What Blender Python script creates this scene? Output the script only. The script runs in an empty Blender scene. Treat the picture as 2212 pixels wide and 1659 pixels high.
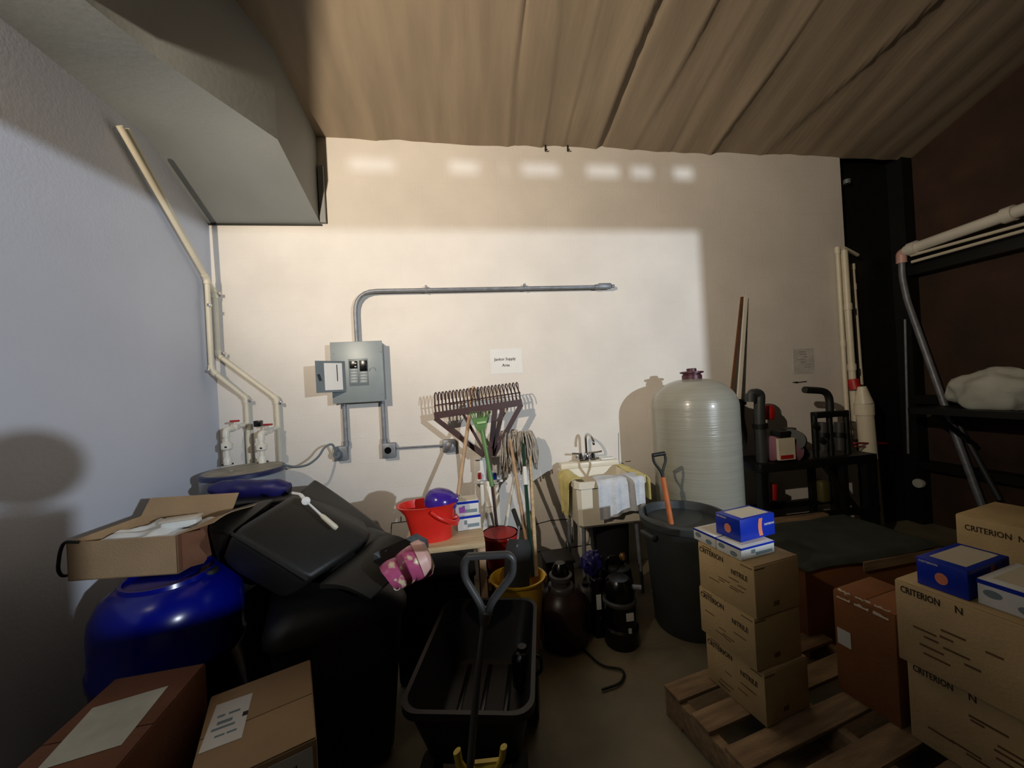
import bpy, bmesh, math, random
from mathutils import Vector as V, Matrix, noise
random.seed(7)
SC = bpy.context.scene
PI = math.pi
# ------------------------------------------------------------------ camera
FPX, YAW, PITCH, ROLL, H, YW = 800.0, math.radians(8.07), math.radians(.25), math.radians(-3.15), 1.57, 3.05
F_ = V((math.sin(YAW)*math.cos(PITCH), math.cos(YAW)*math.cos(PITCH), math.sin(PITCH)))
r0 = V((math.cos(YAW), -math.sin(YAW), 0)); u0 = r0.cross(F_)
R_ = r0*math.cos(ROLL) + u0*math.sin(ROLL); U_ = -r0*math.sin(ROLL) + u0*math.cos(ROLL)
O_ = V((0, 0, H))
cam = bpy.data.objects.new('camera', bpy.data.cameras.new('camera')); SC.collection.objects.link(cam)
m = Matrix((R_, U_, -F_)).transposed().to_4x4(); m.translation = O_
cam.matrix_world = m
cam.data.sensor_width = 36; cam.data.lens = FPX/2212*36; cam.data.clip_start = .02
SC.camera = cam
# ------------------------------------------------------------------ world, lights, exposure
w = bpy.data.worlds.new('world'); SC.world = w; w.use_nodes = True
w.node_tree.nodes['Background'].inputs[0].default_value = (.9, .95, 1, 1)
w.node_tree.nodes['Background'].inputs[1].default_value = .004
SC.view_settings.view_transform = 'Standard'; SC.view_settings.look = 'None'
SC.view_settings.exposure = 0; SC.view_settings.gamma = 1; SC.view_settings.use_curve_mapping = False
def spot(name, loc, aim, energy, col, size, ang, blend):
    l = bpy.data.lights.new(name, 'SPOT'); l.energy = energy; l.color = col; l.shadow_soft_size = size
    l.spot_size = math.radians(ang); l.spot_blend = blend
    o = bpy.data.objects.new(name, l); SC.collection.objects.link(o); o.location = loc
    o.rotation_euler = (V(aim)-V(loc)).to_track_quat('-Z', 'Y').to_euler(); return o
spot('warm_lamp', (-1.70, -.45, 2.94), (.50, 3.05, 3.40), 500, (1, .84, .66), .025, 101, 1.0)
spot('cool_lamp', (3.3, -3.3, 2.3), (-.5, 3.05, 1.9), 800, (.80, .89, 1), .04, 80, .3)
SC.cycles.max_bounces = 6; SC.cycles.diffuse_bounces = 2
# ------------------------------------------------------------------ helpers
def ray(px, py): return F_ + R_*((px-1106)/FPX) - U_*((py-829.5)/FPX)
def onY(px, py, y=YW): d = ray(px, py); return O_ + d*(y/d.y)
def onX(px, py, x): d = ray(px, py); return O_ + d*(x/d.x)
def onZ(px, py, z): d = ray(px, py); return O_ + d*((z-H)/d.z)
def dp(px, py, t): return O_ + ray(px, py)*t
def s2l(c): return tuple((x/255/12.92 if x <= 10 else ((x/255+.055)/1.055)**2.4) for x in c)
MATS = {}
def mat(name, rgb, rough=.6, metal=0, var=.12, scale=6, bump=0, bscale=None, coat=0, trans=0, rgb2=None, thr=None, stretch=None):
    m = bpy.data.materials.new(name); m.use_nodes = True; MATS[name] = m
    nt = m.node_tree; N = nt.nodes; L = nt.links; b = N['Principled BSDF']
    c = s2l(rgb)
    b.inputs['Roughness'].default_value = rough; b.inputs['Metallic'].default_value = metal
    b.inputs['Coat Weight'].default_value = coat; b.inputs['Coat Roughness'].default_value = .12
    if trans: b.inputs['Transmission Weight'].default_value = trans
    tc = N.new('ShaderNodeTexCoord'); mp = N.new('ShaderNodeMapping'); L.new(tc.outputs['Object'], mp.inputs[0])
    if stretch: mp.inputs['Scale'].default_value = stretch
    nz = N.new('ShaderNodeTexNoise'); nz.inputs['Scale'].default_value = scale; nz.inputs['Detail'].default_value = 5
    L.new(mp.outputs[0], nz.inputs['Vector'])
    cr = N.new('ShaderNodeValToRGB'); L.new(nz.outputs['Fac'], cr.inputs[0])
    c2 = s2l(rgb2) if rgb2 else tuple(x*(1-var*1.6) for x in c); c1 = c if rgb2 else tuple(min(1, x*(1+var)) for x in c)
    a, z = thr or (.3, .7)
    cr.color_ramp.elements[0].position = a; cr.color_ramp.elements[1].position = z
    cr.color_ramp.elements[0].color = (*c2, 1); cr.color_ramp.elements[1].color = (*c1, 1)
    L.new(cr.outputs[0], b.inputs['Base Color'])
    if bump:
        n2 = N.new('ShaderNodeTexNoise'); n2.inputs['Scale'].default_value = bscale or scale*8; n2.inputs['Detail'].default_value = 4
        L.new(mp.outputs[0], n2.inputs['Vector'])
        bp = N.new('ShaderNodeBump'); bp.inputs['Strength'].default_value = bump; bp.inputs['Distance'].default_value = .01
        L.new(n2.outputs['Fac'], bp.inputs['Height']); L.new(bp.outputs[0], b.inputs['Normal'])
    return m
def brickmat(name, rgb, bumpd=.35):
    m = mat(name, rgb, .75, 0, .05, 2.2, .15, 90)
    nt = m.node_tree; N = nt.nodes; L = nt.links; b = N['Principled BSDF']
    tc = N.new('ShaderNodeTexCoord'); sx = N.new('ShaderNodeSeparateXYZ'); cx = N.new('ShaderNodeCombineXYZ')
    ad = N.new('ShaderNodeMath'); ad.operation = 'ADD'
    L.new(tc.outputs['Object'], sx.inputs[0]); L.new(sx.outputs[0], ad.inputs[0]); L.new(sx.outputs[1], ad.inputs[1])
    L.new(ad.outputs[0], cx.inputs[0]); L.new(sx.outputs[2], cx.inputs[1])
    br = N.new('ShaderNodeTexBrick'); br.inputs['Scale'].default_value = 1; br.inputs['Brick Width'].default_value = .406
    br.inputs['Row Height'].default_value = .203; br.inputs['Mortar Size'].default_value = .004; br.inputs['Mortar Smooth'].default_value = .6
    L.new(cx.outputs[0], br.inputs['Vector'])
    inv = N.new('ShaderNodeMath'); inv.operation = 'SUBTRACT'; inv.inputs[0].default_value = 1; L.new(br.outputs['Fac'], inv.inputs[1])
    old = b.inputs['Normal'].links[0].from_node
    bp = N.new('ShaderNodeBump'); bp.inputs['Strength'].default_value = bumpd; bp.inputs['Distance'].default_value = .002
    L.new(inv.outputs[0], bp.inputs['Height']); L.new(old.outputs[0], bp.inputs['Normal']); L.new(bp.outputs[0], b.inputs['Normal'])
    return m

def link(o): SC.collection.objects.link(o); return o
def root(o):
    while o.parent: o = o.parent
    return o
def wm(o):
    M = o.matrix_basis.copy()
    while o.parent: o = o.parent; M = o.matrix_basis @ M
    return M
def finish(name, bm, m, smooth=40):
    me = bpy.data.meshes.new(name); bmesh.ops.recalc_face_normals(bm, faces=bm.faces[:]); bm.to_mesh(me); bm.free()
    if m: me.materials.append(m)
    if smooth:
        for p in me.polygons: p.use_smooth = True
        me.set_sharp_from_angle(angle=math.radians(smooth))
    return me
def obj(name, bm, m, parent=None, label=None, cat=None, kind=None, group=None, world=True, smooth=40):
    if parent is None:      # single-mesh thing: origin at base centre
        vs = [v.co for v in bm.verts]
        c = V((sum(v.x for v in vs)/len(vs), sum(v.y for v in vs)/len(vs), min(v.z for v in vs)))
        if kind == 'structure': c = V((0, 0, 0))
        bmesh.ops.translate(bm, verts=bm.verts[:], vec=-c)
        o = link(bpy.data.objects.new(name, finish(name, bm, m, smooth))); o.location = c
    else:
        if world: bmesh.ops.transform(bm, matrix=wm(parent).inverted(), verts=bm.verts[:])
        o = link(bpy.data.objects.new(name, finish(name, bm, m, smooth))); o.parent = parent
    if label: o['label'] = label
    if cat: o['category'] = cat
    if kind: o['kind'] = kind
    if group: o['group'] = group
    return o
def T(name, label, cat, base, rz=0, group=None, rot=None):
    o = link(bpy.data.objects.new(name, None)); o.empty_display_size = .05
    o.location = base; o.rotation_euler = rot or (0, 0, rz); o['label'] = label; o['category'] = cat
    if group: o['group'] = group
    return o
def B(): return bmesh.new()
def bx(bm, c, s, M=None, bev=0, seg=2):
    r = bmesh.ops.create_cube(bm, size=1); vs = r['verts']
    for v in vs: v.co = V((v.co.x*s[0], v.co.y*s[1], v.co.z*s[2]))
    if bev:
        es = list({e for v in vs for e in v.link_edges})
        r = bmesh.ops.bevel(bm, geom=es, offset=bev, segments=seg, profile=.5, affect='EDGES')
        vs = list({v for f in r['faces'] for v in f.verts} | {v for v in vs if v.is_valid})
    for v in vs:
        v.co = v.co + V(c)
        if M: v.co = M @ v.co
    return bm
def box2(bm, a, b, bev=0):
    a, b = V(a), V(b); return bx(bm, (a+b)/2, [abs(x) for x in (b-a)], None, bev)
def hexa(bm, p):      # 8 corners: bottom 4 (ccw), top 4
    vs = [bm.verts.new(q) for q in p]
    for f in ((3, 2, 1, 0), (4, 5, 6, 7), (0, 1, 5, 4), (1, 2, 6, 5), (2, 3, 7, 6), (3, 0, 4, 7)): bm.faces.new([vs[i] for i in f])
    return bm
def hull(bm, pts, bev=0, seg=3):
    vs = [bm.verts.new(p) for p in pts]
    bmesh.ops.convex_hull(bm, input=vs)
    for v in [v for v in bm.verts if not v.link_faces]: bm.verts.remove(v)
    bmesh.ops.dissolve_limit(bm, angle_limit=math.radians(4), verts=bm.verts[:], edges=bm.edges[:])
    if bev: bmesh.ops.bevel(bm, geom=bm.edges[:], offset=bev, segments=seg, profile=.5, affect='EDGES', clamp_overlap=True)
    return bm
def fillet(pts, rad, n=6):
    pts = [V(p) for p in pts]; out = [pts[0]]
    for i in range(1, len(pts)-1):
        a, b, c = pts[i-1], pts[i], pts[i+1]; d1 = (a-b); d2 = (c-b)
        r = min(rad, d1.length*.48, d2.length*.48); p1 = b+d1.normalized()*r; p2 = b+d2.normalized()*r
        for k in range(n+1):
            t = k/n; out.append(p1*(1-t)**2 + b*2*t*(1-t) + p2*t*t)
    out.append(pts[-1]); return out
def tube(bm, pts, r, n=12, rad=0, closed=False, flat=1.0, caps=True):
    pts = fillet(pts, rad) if rad else [V(p) for p in pts]
    P = [pts[0]]
    for p in pts[1:]:
        if (p-P[-1]).length > 1e-5: P.append(p)
    pts = P; k = len(pts); rs = r if isinstance(r, (list, tuple)) else [r]*k
    if len(rs) != k: rs = [rs[0] + (rs[-1]-rs[0])*i/(k-1) for i in range(k)]
    rings = []; prev = None
    for i in range(k):
        if closed: t = pts[(i+1) % k]-pts[i-1]
        else: t = (pts[min(i+1, k-1)]-pts[max(i-1, 0)])
        t.normalize()
        if prev is None: u = t.orthogonal().normalized()
        else: u = (prev - t*prev.dot(t)).normalized()
        prev = u; v = t.cross(u)
        rings.append([bm.verts.new(pts[i] + (u*math.cos(2*PI*j/n)*flat + v*math.sin(2*PI*j/n))*rs[i]) for j in range(n)])
    for i in range(k if closed else k-1):
        a, b = rings[i], rings[(i+1) % k]
        for j in range(n): bm.faces.new((a[j], a[(j+1) % n], b[(j+1) % n], b[j]))
    if not closed and caps: bm.faces.new(rings[0][::-1]); bm.faces.new(rings[-1])
    return bm
def lathe(bm, prof, c=(0, 0, 0), n=32, M=None, sx=1, sy=1, closed=False):
    c = V(c); rings = []
    for r, z in prof:
        if r < 1e-6: q = V((0, 0, z)); rings.append([bm.verts.new((M @ q if M else q)+c)])
        else:
            ring = []
            for j in range(n):
                q = V((r*math.cos(2*PI*j/n)*sx, r*math.sin(2*PI*j/n)*sy, z)); ring.append(bm.verts.new((M @ q if M else q)+c))
            rings.append(ring)
    for a, b in zip(rings, rings[1:]+([rings[0]] if closed else [])):
        for j in range(n):
            if len(a) == 1 and len(b) > 1: bm.faces.new((a[0], b[(j+1) % n], b[j]))
            elif len(b) == 1 and len(a) > 1: bm.faces.new((a[j], a[(j+1) % n], b[0]))
            elif len(a) > 1: bm.faces.new((a[j], a[(j+1) % n], b[(j+1) % n], b[j]))
    if not closed:
        if len(rings[0]) > 1: bm.faces.new(rings[0][::-1])
        if len(rings[-1]) > 1: bm.faces.new(rings[-1])
    return bm
def sheet(bm, fn, nu, nv, th=.003):
    """grid of fn(u,v) points thickened"""
    g = [[V(fn(i/nu, j/nv)) for j in range(nv+1)] for i in range(nu+1)]
    def nrm(i, j):
        a = g[min(i+1, nu)][j]-g[max(i-1, 0)][j]; b = g[i][min(j+1, nv)]-g[i][max(j-1, 0)]
        c = a.cross(b); return c.normalized() if c.length > 1e-9 else V((0, 0, 1))
    A = [[bm.verts.new(g[i][j]) for j in range(nv+1)] for i in range(nu+1)]
    C = [[bm.verts.new(g[i][j]-nrm(i, j)*th) for j in range(nv+1)] for i in range(nu+1)]
    for i in range(nu):
        for j in range(nv):
            bm.faces.new((A[i][j], A[i+1][j], A[i+1][j+1], A[i][j+1])); bm.faces.new((C[i][j+1], C[i+1][j+1], C[i+1][j], C[i][j]))
    for i in range(nu):
        bm.faces.new((A[i+1][0], A[i][0], C[i][0], C[i+1][0])); bm.faces.new((A[i][nv], A[i+1][nv], C[i+1][nv], C[i][nv]))
    for j in range(nv):
        bm.faces.new((A[0][j], A[0][j+1], C[0][j+1], C[0][j])); bm.faces.new((A[nu][j+1], A[nu][j], C[nu][j], C[nu][j+1]))
    return bm
def quad(bm, ps, th=.001):     # thin plate from 4 points, thickened along its normal
    ps = [V(p) for p in ps]; n = (ps[1]-ps[0]).cross(ps[3]-ps[0]).normalized()*th
    return hexa(bm, [p for p in ps]+[p+n for p in ps])
def fz(p, s=1, k=0): return noise.noise(V((p[0]*s+k, p[1]*s+k*1.3, p[2]*s-k)))
def text(s, size, M, m, parent, name='lettering', sx=1, label=None):
    """flat print; M maps the text plane (x right, y up) into the parent's space"""
    cu = bpy.data.curves.new(name, 'FONT'); cu.body = s; cu.size = size; cu.align_x = 'LEFT'; cu.align_y = 'BOTTOM'; cu.extrude = .0003; cu.resolution_u = 2; cu.offset = size*.018
    o = bpy.data.objects.new('tmp', cu); SC.collection.objects.link(o); bpy.context.view_layer.update()
    me = bpy.data.meshes.new_from_object(o.evaluated_get(bpy.context.evaluated_depsgraph_get()))
    bpy.data.objects.remove(o); bpy.data.curves.remove(cu)
    me.transform(M @ Matrix.Diagonal((sx, 1, 1, 1))); me.materials.clear(); me.materials.append(m)
    t = link(bpy.data.objects.new(name, me)); t.parent = parent
    return t
def face_M(o, right, up):      # matrix for text: origin, right vector, up vector
    r = V(right).normalized(); u = V(up).normalized(); n = r.cross(u)
    M = Matrix((r, u, n)).transposed().to_4x4(); M.translation = V(o)+n*.0006; return M

# ------------------------------------------------------------------ materials
M_wall = brickmat('painted_block', (228, 222, 212), .3)
M_wallL = mat('painted_wall', (206, 210, 220), .75, 0, .04, 1.5, .1, 60)
M_soff = mat('soffit_paint', (152, 157, 156), .6, 0, .10, 1.2, .1, 30)
M_ceil = mat('ceiling_liner', (158, 142, 120), .55, 0, .10, 2.5, .15, 12, stretch=(3, .4, 1))
M_floor = mat('concrete', (140, 130, 104), .6, 0, .35, 1.6, .3, 40)
M_dark = mat('dark_steel', (18, 20, 17), .5, .2, .2, 8)
M_black = mat('black_plastic', (27, 27, 24), .52, 0, .15, 9, .08, 120)
M_black2 = mat('black_gloss', (9, 9, 9), .25, 0, .1, 9)
M_blackM = mat('black_rubber', (34, 33, 31), .7, 0, .15, 12)
M_brownw = mat('brown_panel', (64, 44, 30), .8, 0, .25, 3, .3, 30)
M_pvc = mat('pvc_cream', (222, 214, 190), .4, 0, .05, 6)
M_pvcw = mat('pvc_white', (232, 228, 214), .35, 0, .05, 6)
M_galv = mat('galvanised', (132, 136, 142), .45, .3, .15, 20)
M_gbox = mat('panel_grey', (140, 150, 152), .42, .1, .04, 10)
M_gdark = mat('panel_grey_dark', (112, 122, 126), .45, .1, .05, 10)
M_chrome = mat('chrome', (205, 205, 208), .08, 1, .03, 10)
M_paper = mat('paper', (232, 231, 226), .7, 0, .02, 8)
M_ink = mat('ink', (45, 44, 46), .7, 0, .02, 8)
M_printb = mat('carton_print', (62, 42, 22), .8, 0, .15, 60)
M_card = mat('cardboard', (172, 142, 106), .85, 0, .08, 5, .2, 90)
M_card2 = mat('cardboard_yellow', (200, 172, 122), .85, 0, .10, 5, .2, 90)
M_cardr = mat('cardboard_red', (150, 96, 54), .85, 0, .12, 5, .2, 90)
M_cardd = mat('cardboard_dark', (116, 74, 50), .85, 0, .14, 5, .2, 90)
M_tape = mat('tape', (214, 200, 180), .25, 0, .05, 8)
M_wood = mat('pine', (206, 180, 138), .6, 0, .15, 5, .2, 60, stretch=(1, 8, 8))
M_pallet = mat('pallet_wood', (160, 132, 98), .85, 0, .25, 5, .4, 50, stretch=(1, 7, 7))
M_handle = mat('wood_handle', (190, 158, 124), .5, 0, .15, 12, 0)
M_orange = mat('orange_wood', (196, 112, 62), .5, 0, .12, 12)
M_green = mat('green_plastic', (98, 140, 78), .4, 0, .12, 10)
M_dgreen = mat('dark_green', (22, 58, 44), .35, 0, .1, 10)
M_rake = mat('maroon_plastic', (70, 46, 44), .45, 0, .12, 10)
M_red = mat('red_plastic', (226, 46, 34), .35, 0, .06, 6)
M_redd = mat('red_paint', (176, 30, 26), .45, 0, .1, 8)
M_purple = mat('purple_plastic', (66, 40, 150), .2, 0, .06, 6)
M_yellow = mat('yellow_plastic', (222, 176, 48), .4, 0, .08, 6)
M_yelp = mat('yellow_paint', (206, 180, 60), .4, 0, .08, 6)
M_blue = mat('blue_drum', (3, 14, 120), .22, 0, .08, 4)
M_navy = mat('navy_blue', (27, 25, 92), .45, 0, .2, 14)
M_gblue = mat('box_blue', (14, 50, 176), .35, 0, .04, 8)
M_gwhite = mat('box_white', (232, 232, 226), .4, 0, .02, 8)
M_gcream = mat('box_cream', (222, 212, 186), .45, 0, .05, 8)
M_ggrey = mat('box_grey_print', (128, 146, 152), .45, 0, .05, 8)
M_salmon = mat('salmon_print', (236, 140, 104), .45, 0, .03, 8)
M_tank = mat('fibreglass', (152, 150, 136), .28, 0, .05, 14, .22, 26, coat=.4, stretch=(.12, .12, 6))
M_maroon = mat('maroon_fitting', (72, 30, 42), .4, 0, .1, 10)
M_heater = mat('heater_enamel', (150, 156, 164), .35, 0, .05, 8)
M_htop = mat('heater_top', (146, 140, 124), .5, 0, .2, 12)
M_sink = mat('tub_plastic', (236, 228, 206), .35, 0, .06, 5)
M_sinky = mat('tub_yellowed', (226, 210, 120), .5, 0, .12, 5)
M_cloth = mat('white_towel', (214, 218, 222), .95, 0, .08, 16, .6, 160)
M_clothy = mat('yellow_cloth', (222, 208, 136), .95, 0, .12, 12, .5, 120)
M_mop = mat('mop_yarn', (178, 168, 154), .95, 0, .25, 30)
M_dgrey = mat('dark_grey_tub', (54, 58, 58), .5, 0, .10, 5, .1, 60)
M_gray = mat('grey_plastic', (68, 67, 66), .4, 0, .1, 8)
M_brownb = mat('brown_canister', (52, 34, 30), .35, 0, .15, 8)
M_pink = mat('pink_bag', (186, 84, 124), .3, 0, .3, 22, .3, 30, rgb2=(226, 210, 170), thr=(.38, .44))
M_pinkp = mat('pale_pink', (226, 180, 168), .4, 0, .08, 8)
M_pinkb = mat('dusty_pink', (150, 104, 116), .5, 0, .1, 8)
M_brass = mat('brass', (180, 140, 90), .3, .8, .1, 8)
M_mat = mat('dark_mat', (52, 56, 46), .8, 0, .2, 8)
M_bag = mat('white_sack', (196, 198, 186), .7, 0, .1, 6, .4, 20)
M_cart = mat('cart_poly', (9, 9, 8), .5, 0, .1, 9)
M_matte = mat('matte_black', (10, 10, 10), .85, 0, .1, 9)
M_cup = mat('ivory_plastic', (226, 216, 190), .4, 0, .04, 8)

# ------------------------------------------------------------------ structure
def S(name, bm, m, smooth=30): return obj(name, bm, m, kind='structure', smooth=smooth)
S('floor', box2(B(), (-2, -5, -.1), (6, 6, 0)), M_floor)
wallb = S('wall_back', box2(B(), (-1.99, YW, 0), (3.72, YW+.2, 5.2)), M_wall)
S('wall_left', box2(B(), (-1.99, -.6, 0), (-1.79, YW, 5.2)), M_wallL)
S('wall_right', box2(B(), (4.5, -5, 0), (4.6, 4.2, 5.4)), M_brownw)
S('wall_rear', box2(B(), (3.72, 3.7, 0), (4.5, 3.9, 5.2)), M_dark)
# sloping liner ceiling with folds
seams = [(-.54, -.50, .012, .03), (.50, .50, .03, .03), (.56, .53, -.018, .02), (.80, .74, .02, .025), (1.27, 1.33, .045, .03), (1.33, 1.40, -.03, .03),
         (1.62, 1.72, .03, .025), (1.95, 1.98, .014, .02), (2.37, 2.42, .035, .03), (2.88, 3.2, .05, .05), (3.1, 3.5, .02, .04), (1.0, .98, .012, .015), (-.1, .05, .006, .02)]
def ceil_pt(u, v):
    x = -1.9 + u*6.5; y = 3.06 - v*4.2
    z = 3.6 + (YW-y)*.376
    for a, b, h, wd in seams:
        d = x-(a+(b-a)*(YW-y)/.85 + .010*math.sin(y*5+a*9)); k = h*.62*(.75+.35*math.sin(y*3+a*5))
        z -= k*(math.exp(-abs(d)/(wd*.5)) if d > 0 else math.exp(-abs(d)/(wd*2.2)))
    z -= .012*noise.noise(V((x*6, y*.8, 0))) + .03*noise.noise(V((x*1.1, y*.5, 3)))
    return (x, y, z)
S('ceiling', sheet(B(), lambda u, v: ceil_pt(u, v), 520, 40, -.02), M_ceil, 60)
def hooks(px):
    a = onY(px, 312, YW-.01); b = onY(px, 326, YW-.01)
    obj('ceiling_hanger', tube(B(), [a+V((0, 0, .05)), a, b, b+V((.012, -.02, 0))], .006, 6), M_dark, wallb)
hooks(1178); hooks(1226)
# soffit along left wall
sx = [(-1.0, 3.05, 2.905), (-1.05, 2.5, 3.2), (-1.32, 1.94, 3.2), (-1.42, 1.6, 3.2), (-1.42, -.6, 3.2)]
bm = B(); vs = []
for x, y, z in sx:
    vs.append([bm.verts.new(p) for p in ((-1.79, y, z), (x, y, z), (x, y, 5.1), (-1.79, y, 5.1))])
for a, b in zip(vs, vs[1:]):
    for j in range(4): bm.faces.new((a[j], a[(j+1) % 4], b[(j+1) % 4], b[j]))
bm.faces.new(vs[0]); bm.faces.new(vs[-1][::-1])
S('ceiling_soffit', bm, M_soff)
bm = B(); box2(bm, (-1.79, YW-.012, 2.893), (-.99, YW, 2.905)); S('trim_1', bm, M_dark)
bm = B(); box2(bm, (-.995, YW-.03, 2.91), (-.955, YW-.005, 3.35)); S('trim_2', bm, M_soff)
# unseen wall added behind camera to shape light: header, gap row, half wall
bm = B()
box2(bm, (-2, -.7, 2.54), (4.5, -.6, 2.724)); box2(bm, (-2, -.7, 2.782), (4.5, -.6, 5.4))
box2(bm, (2.85, -.7, 0), (4.5, -.6, 2.8))
def dx(px): return 3.3 + (onY(px, 375).x-3.3)*.425
edges = [0, 755, 890, 972, 1062, 1088, 1118, 1128, 1228, 1268, 1352, 1364, 1420, 1432, 1445, 1455, 1505, 2200]
for i in range(0, len(edges)-1, 2):
    x0 = -2 if i == 0 else dx(edges[i]); x1 = 4.5 if edges[i+1] == 2200 else dx(edges[i+1])
    box2(bm, (x0, -.7, 2.724), (x1, -.6, 2.782))
box2(bm, (-2, -.7, 0), (2.85, -.6, 1.45))
box2(bm, (-2, -.7, 1.4), (.70, -.6, 1.70))
bmesh.ops.create_icosphere(bm, subdivisions=3, radius=.085, matrix=Matrix.Translation((.664, -.65, 1.80)))  # added ball above the raised step, stands in for a head's shadow
wf = S('wall_light_blocker', bm, M_dark)
# rear dark steel column, right-hand framing
bm = B(); box2(bm, (3.82, 3.15, 0), (4.42, 3.2, 5)); box2(bm, (4.1, 3.2, 0), (4.14, 3.5, 5)); box2(bm, (3.82, 3.5, 0), (4.42, 3.55, 5))
S('steel_column', bm, M_dark)
bm = B()
for za, zb in ((2.42, 2.62), (1.18, 1.26), (.55, .62)): box2(bm, (4.36, -1, za), (4.5, 3.1, zb))
box2(bm, (4.38, 3.02, 0), (4.5, 3.15, 5))
S('wall_girts', bm, M_dark)
# cracks / open joints low on the block wall
def crack(pts, r=.004):
    obj('mortar_gap', tube(B(), [onY(a, b, YW-.001) for a, b in pts], r, 5), M_ink, wallb)
crack([(1150, 1134), (1190, 1124), (1232, 1121)]); crack([(1155, 1193), (1210, 1186), (1275, 1176)], .005)
crack([(1236, 1138), (1237, 1172)]); crack([(1223, 1168), (1224, 1184)]); crack([(845, 1142), (846, 1130), (880, 1126)]); crack([(866, 1116), (866, 1128)])
crack([(1655, 1087), (1760, 1075)]); crack([(846, 1131), (844, 1160)], .003); crack([(880, 1126), (905, 1124)], .003)
crack([(1336, 935), (1337, 1000)], .002); crack([(1351, 997), (1362, 996)], .003)
# ------------------------------------------------------------------ electrical panel and conduit
yp = YW-.1
a = onY(713, 740, yp); b = onY(832, 866, yp)
a.x, b.x = a.x, b.x
t = T('electrical_panel', 'grey electrical breaker panel with open door and two black breakers', 'electrical panel', ((a.x+b.x)/2, YW, b.z))
obj('enclosure', box2(B(), (a.x+.008, yp, b.z+.01), (b.x-.008, YW, a.z-.01), .003), M_gbox, t)
cov = obj('cover', box2(B(), (a.x, yp-.012, b.z), (b.x, yp, a.z), .004), M_gbox, t)
yc = yp-.012
for px, py in ((721, 764), (823, 760), (720, 858), (826, 850)):
    p = onY(px, py, yc); obj('screw', lathe(B(), [(.004, 0), (.004, .003), (0, .004)], p, 8, Matrix.Rotation(PI/2, 4, 'X')), M_gdark, cov)
def plate(x0, y0, x1, y1, y, th=.004, bev=.001):
    p = onY(x0, y0, y); q = onY(x1, y1, y); return box2(B(), (p.x, y-th, q.z), (q.x, y, p.z), bev)
obj('breaker_well', plate(752, 776, 797, 832, yc, .002), M_gdark, t)
br = obj('breaker', plate(755.5, 780.5, 772, 795, yc, .014, .002), M_black2, t); bm = B()
for yy in (785, 792):
    p = onY(768, yy, yc-.014); bx(bm, p, (.012, .01, .006))
obj('toggle', bm, M_gwhite, br)
br = obj('breaker', plate(777, 779, 794, 801, yc, .014, .002), M_black2, t)
p = onY(785, 790, yc-.014); obj('toggle', bx(B(), p, (.02, .014, .014), None, .002), M_blackM, br)
for x0, x1, y0 in ((757, 773, 797), (778, 794, 803)):
    for k in range(5 if y0 == 797 else 4):
        obj('blank_filler', plate(x0, y0+k*6.3, x1, y0+k*6.3+5, yc-.002, .002, .0005), M_gbox, t)
p = onY(805, 800, yc); obj('latch_recess', tube(B(), [p+V((math.cos(q)*.022, 0, math.sin(q)*.022)) for q in [PI*1.05-PI*1.1*i/8 for i in range(9)]], .0035, 6), M_gdark, t)
# door swung to the left
hA = onY(744, 780, yc-.004); hB = onY(746, 846, yc-.004); d = dp(680.5, 776, (onY(744, 780, yc)-O_).dot(F_)-.16)
dv = d-hA; dv.z = 0
n = V((dv.y, -dv.x, 0)).normalized()
def dpt(u, vv, o=0): return hA + dv*u + V((0, 0, (hB.z-hA.z)*vv)) + n*o
door = obj('door', hexa(B(), [dpt(0, 1, 0), dpt(1, 1, 0), dpt(1, 1, .006), dpt(0, 1, .006), dpt(0, 0, 0), dpt(1, 0, 0), dpt(1, 0, .006), dpt(0, 0, .006)]), M_gdark, t)
sg = 1 if (O_-dpt(.5, .5)).dot(n) > 0 else -1
of = .0065 if sg > 0 else -.0015
obj('circuit_card', hexa(B(), [dpt(.1, .93, of), dpt(.72, .93, of), dpt(.72, .93, of+.001), dpt(.1, .93, of+.001), dpt(.1, .07, of), dpt(.72, .07, of), dpt(.72, .07, of+.001), dpt(.1, .07, of+.001)]), M_paper, door)
of2 = of+.001 if sg > 0 else of-.001
obj('card_marking', hexa(B(), [dpt(.27, .65, of2), dpt(.30, .65, of2), dpt(.30, .65, of2+.001), dpt(.27, .65, of2+.001), dpt(.27, .12, of2), dpt(.30, .12, of2), dpt(.30, .12, of2+.001), dpt(.27, .12, of2+.001)]), M_ink, door)
obj('door_latch', tube(B(), [dpt(.92, .42, of+.002), dpt(.86, .62, of+.002)], .009, 8), M_blackM, door)
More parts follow.
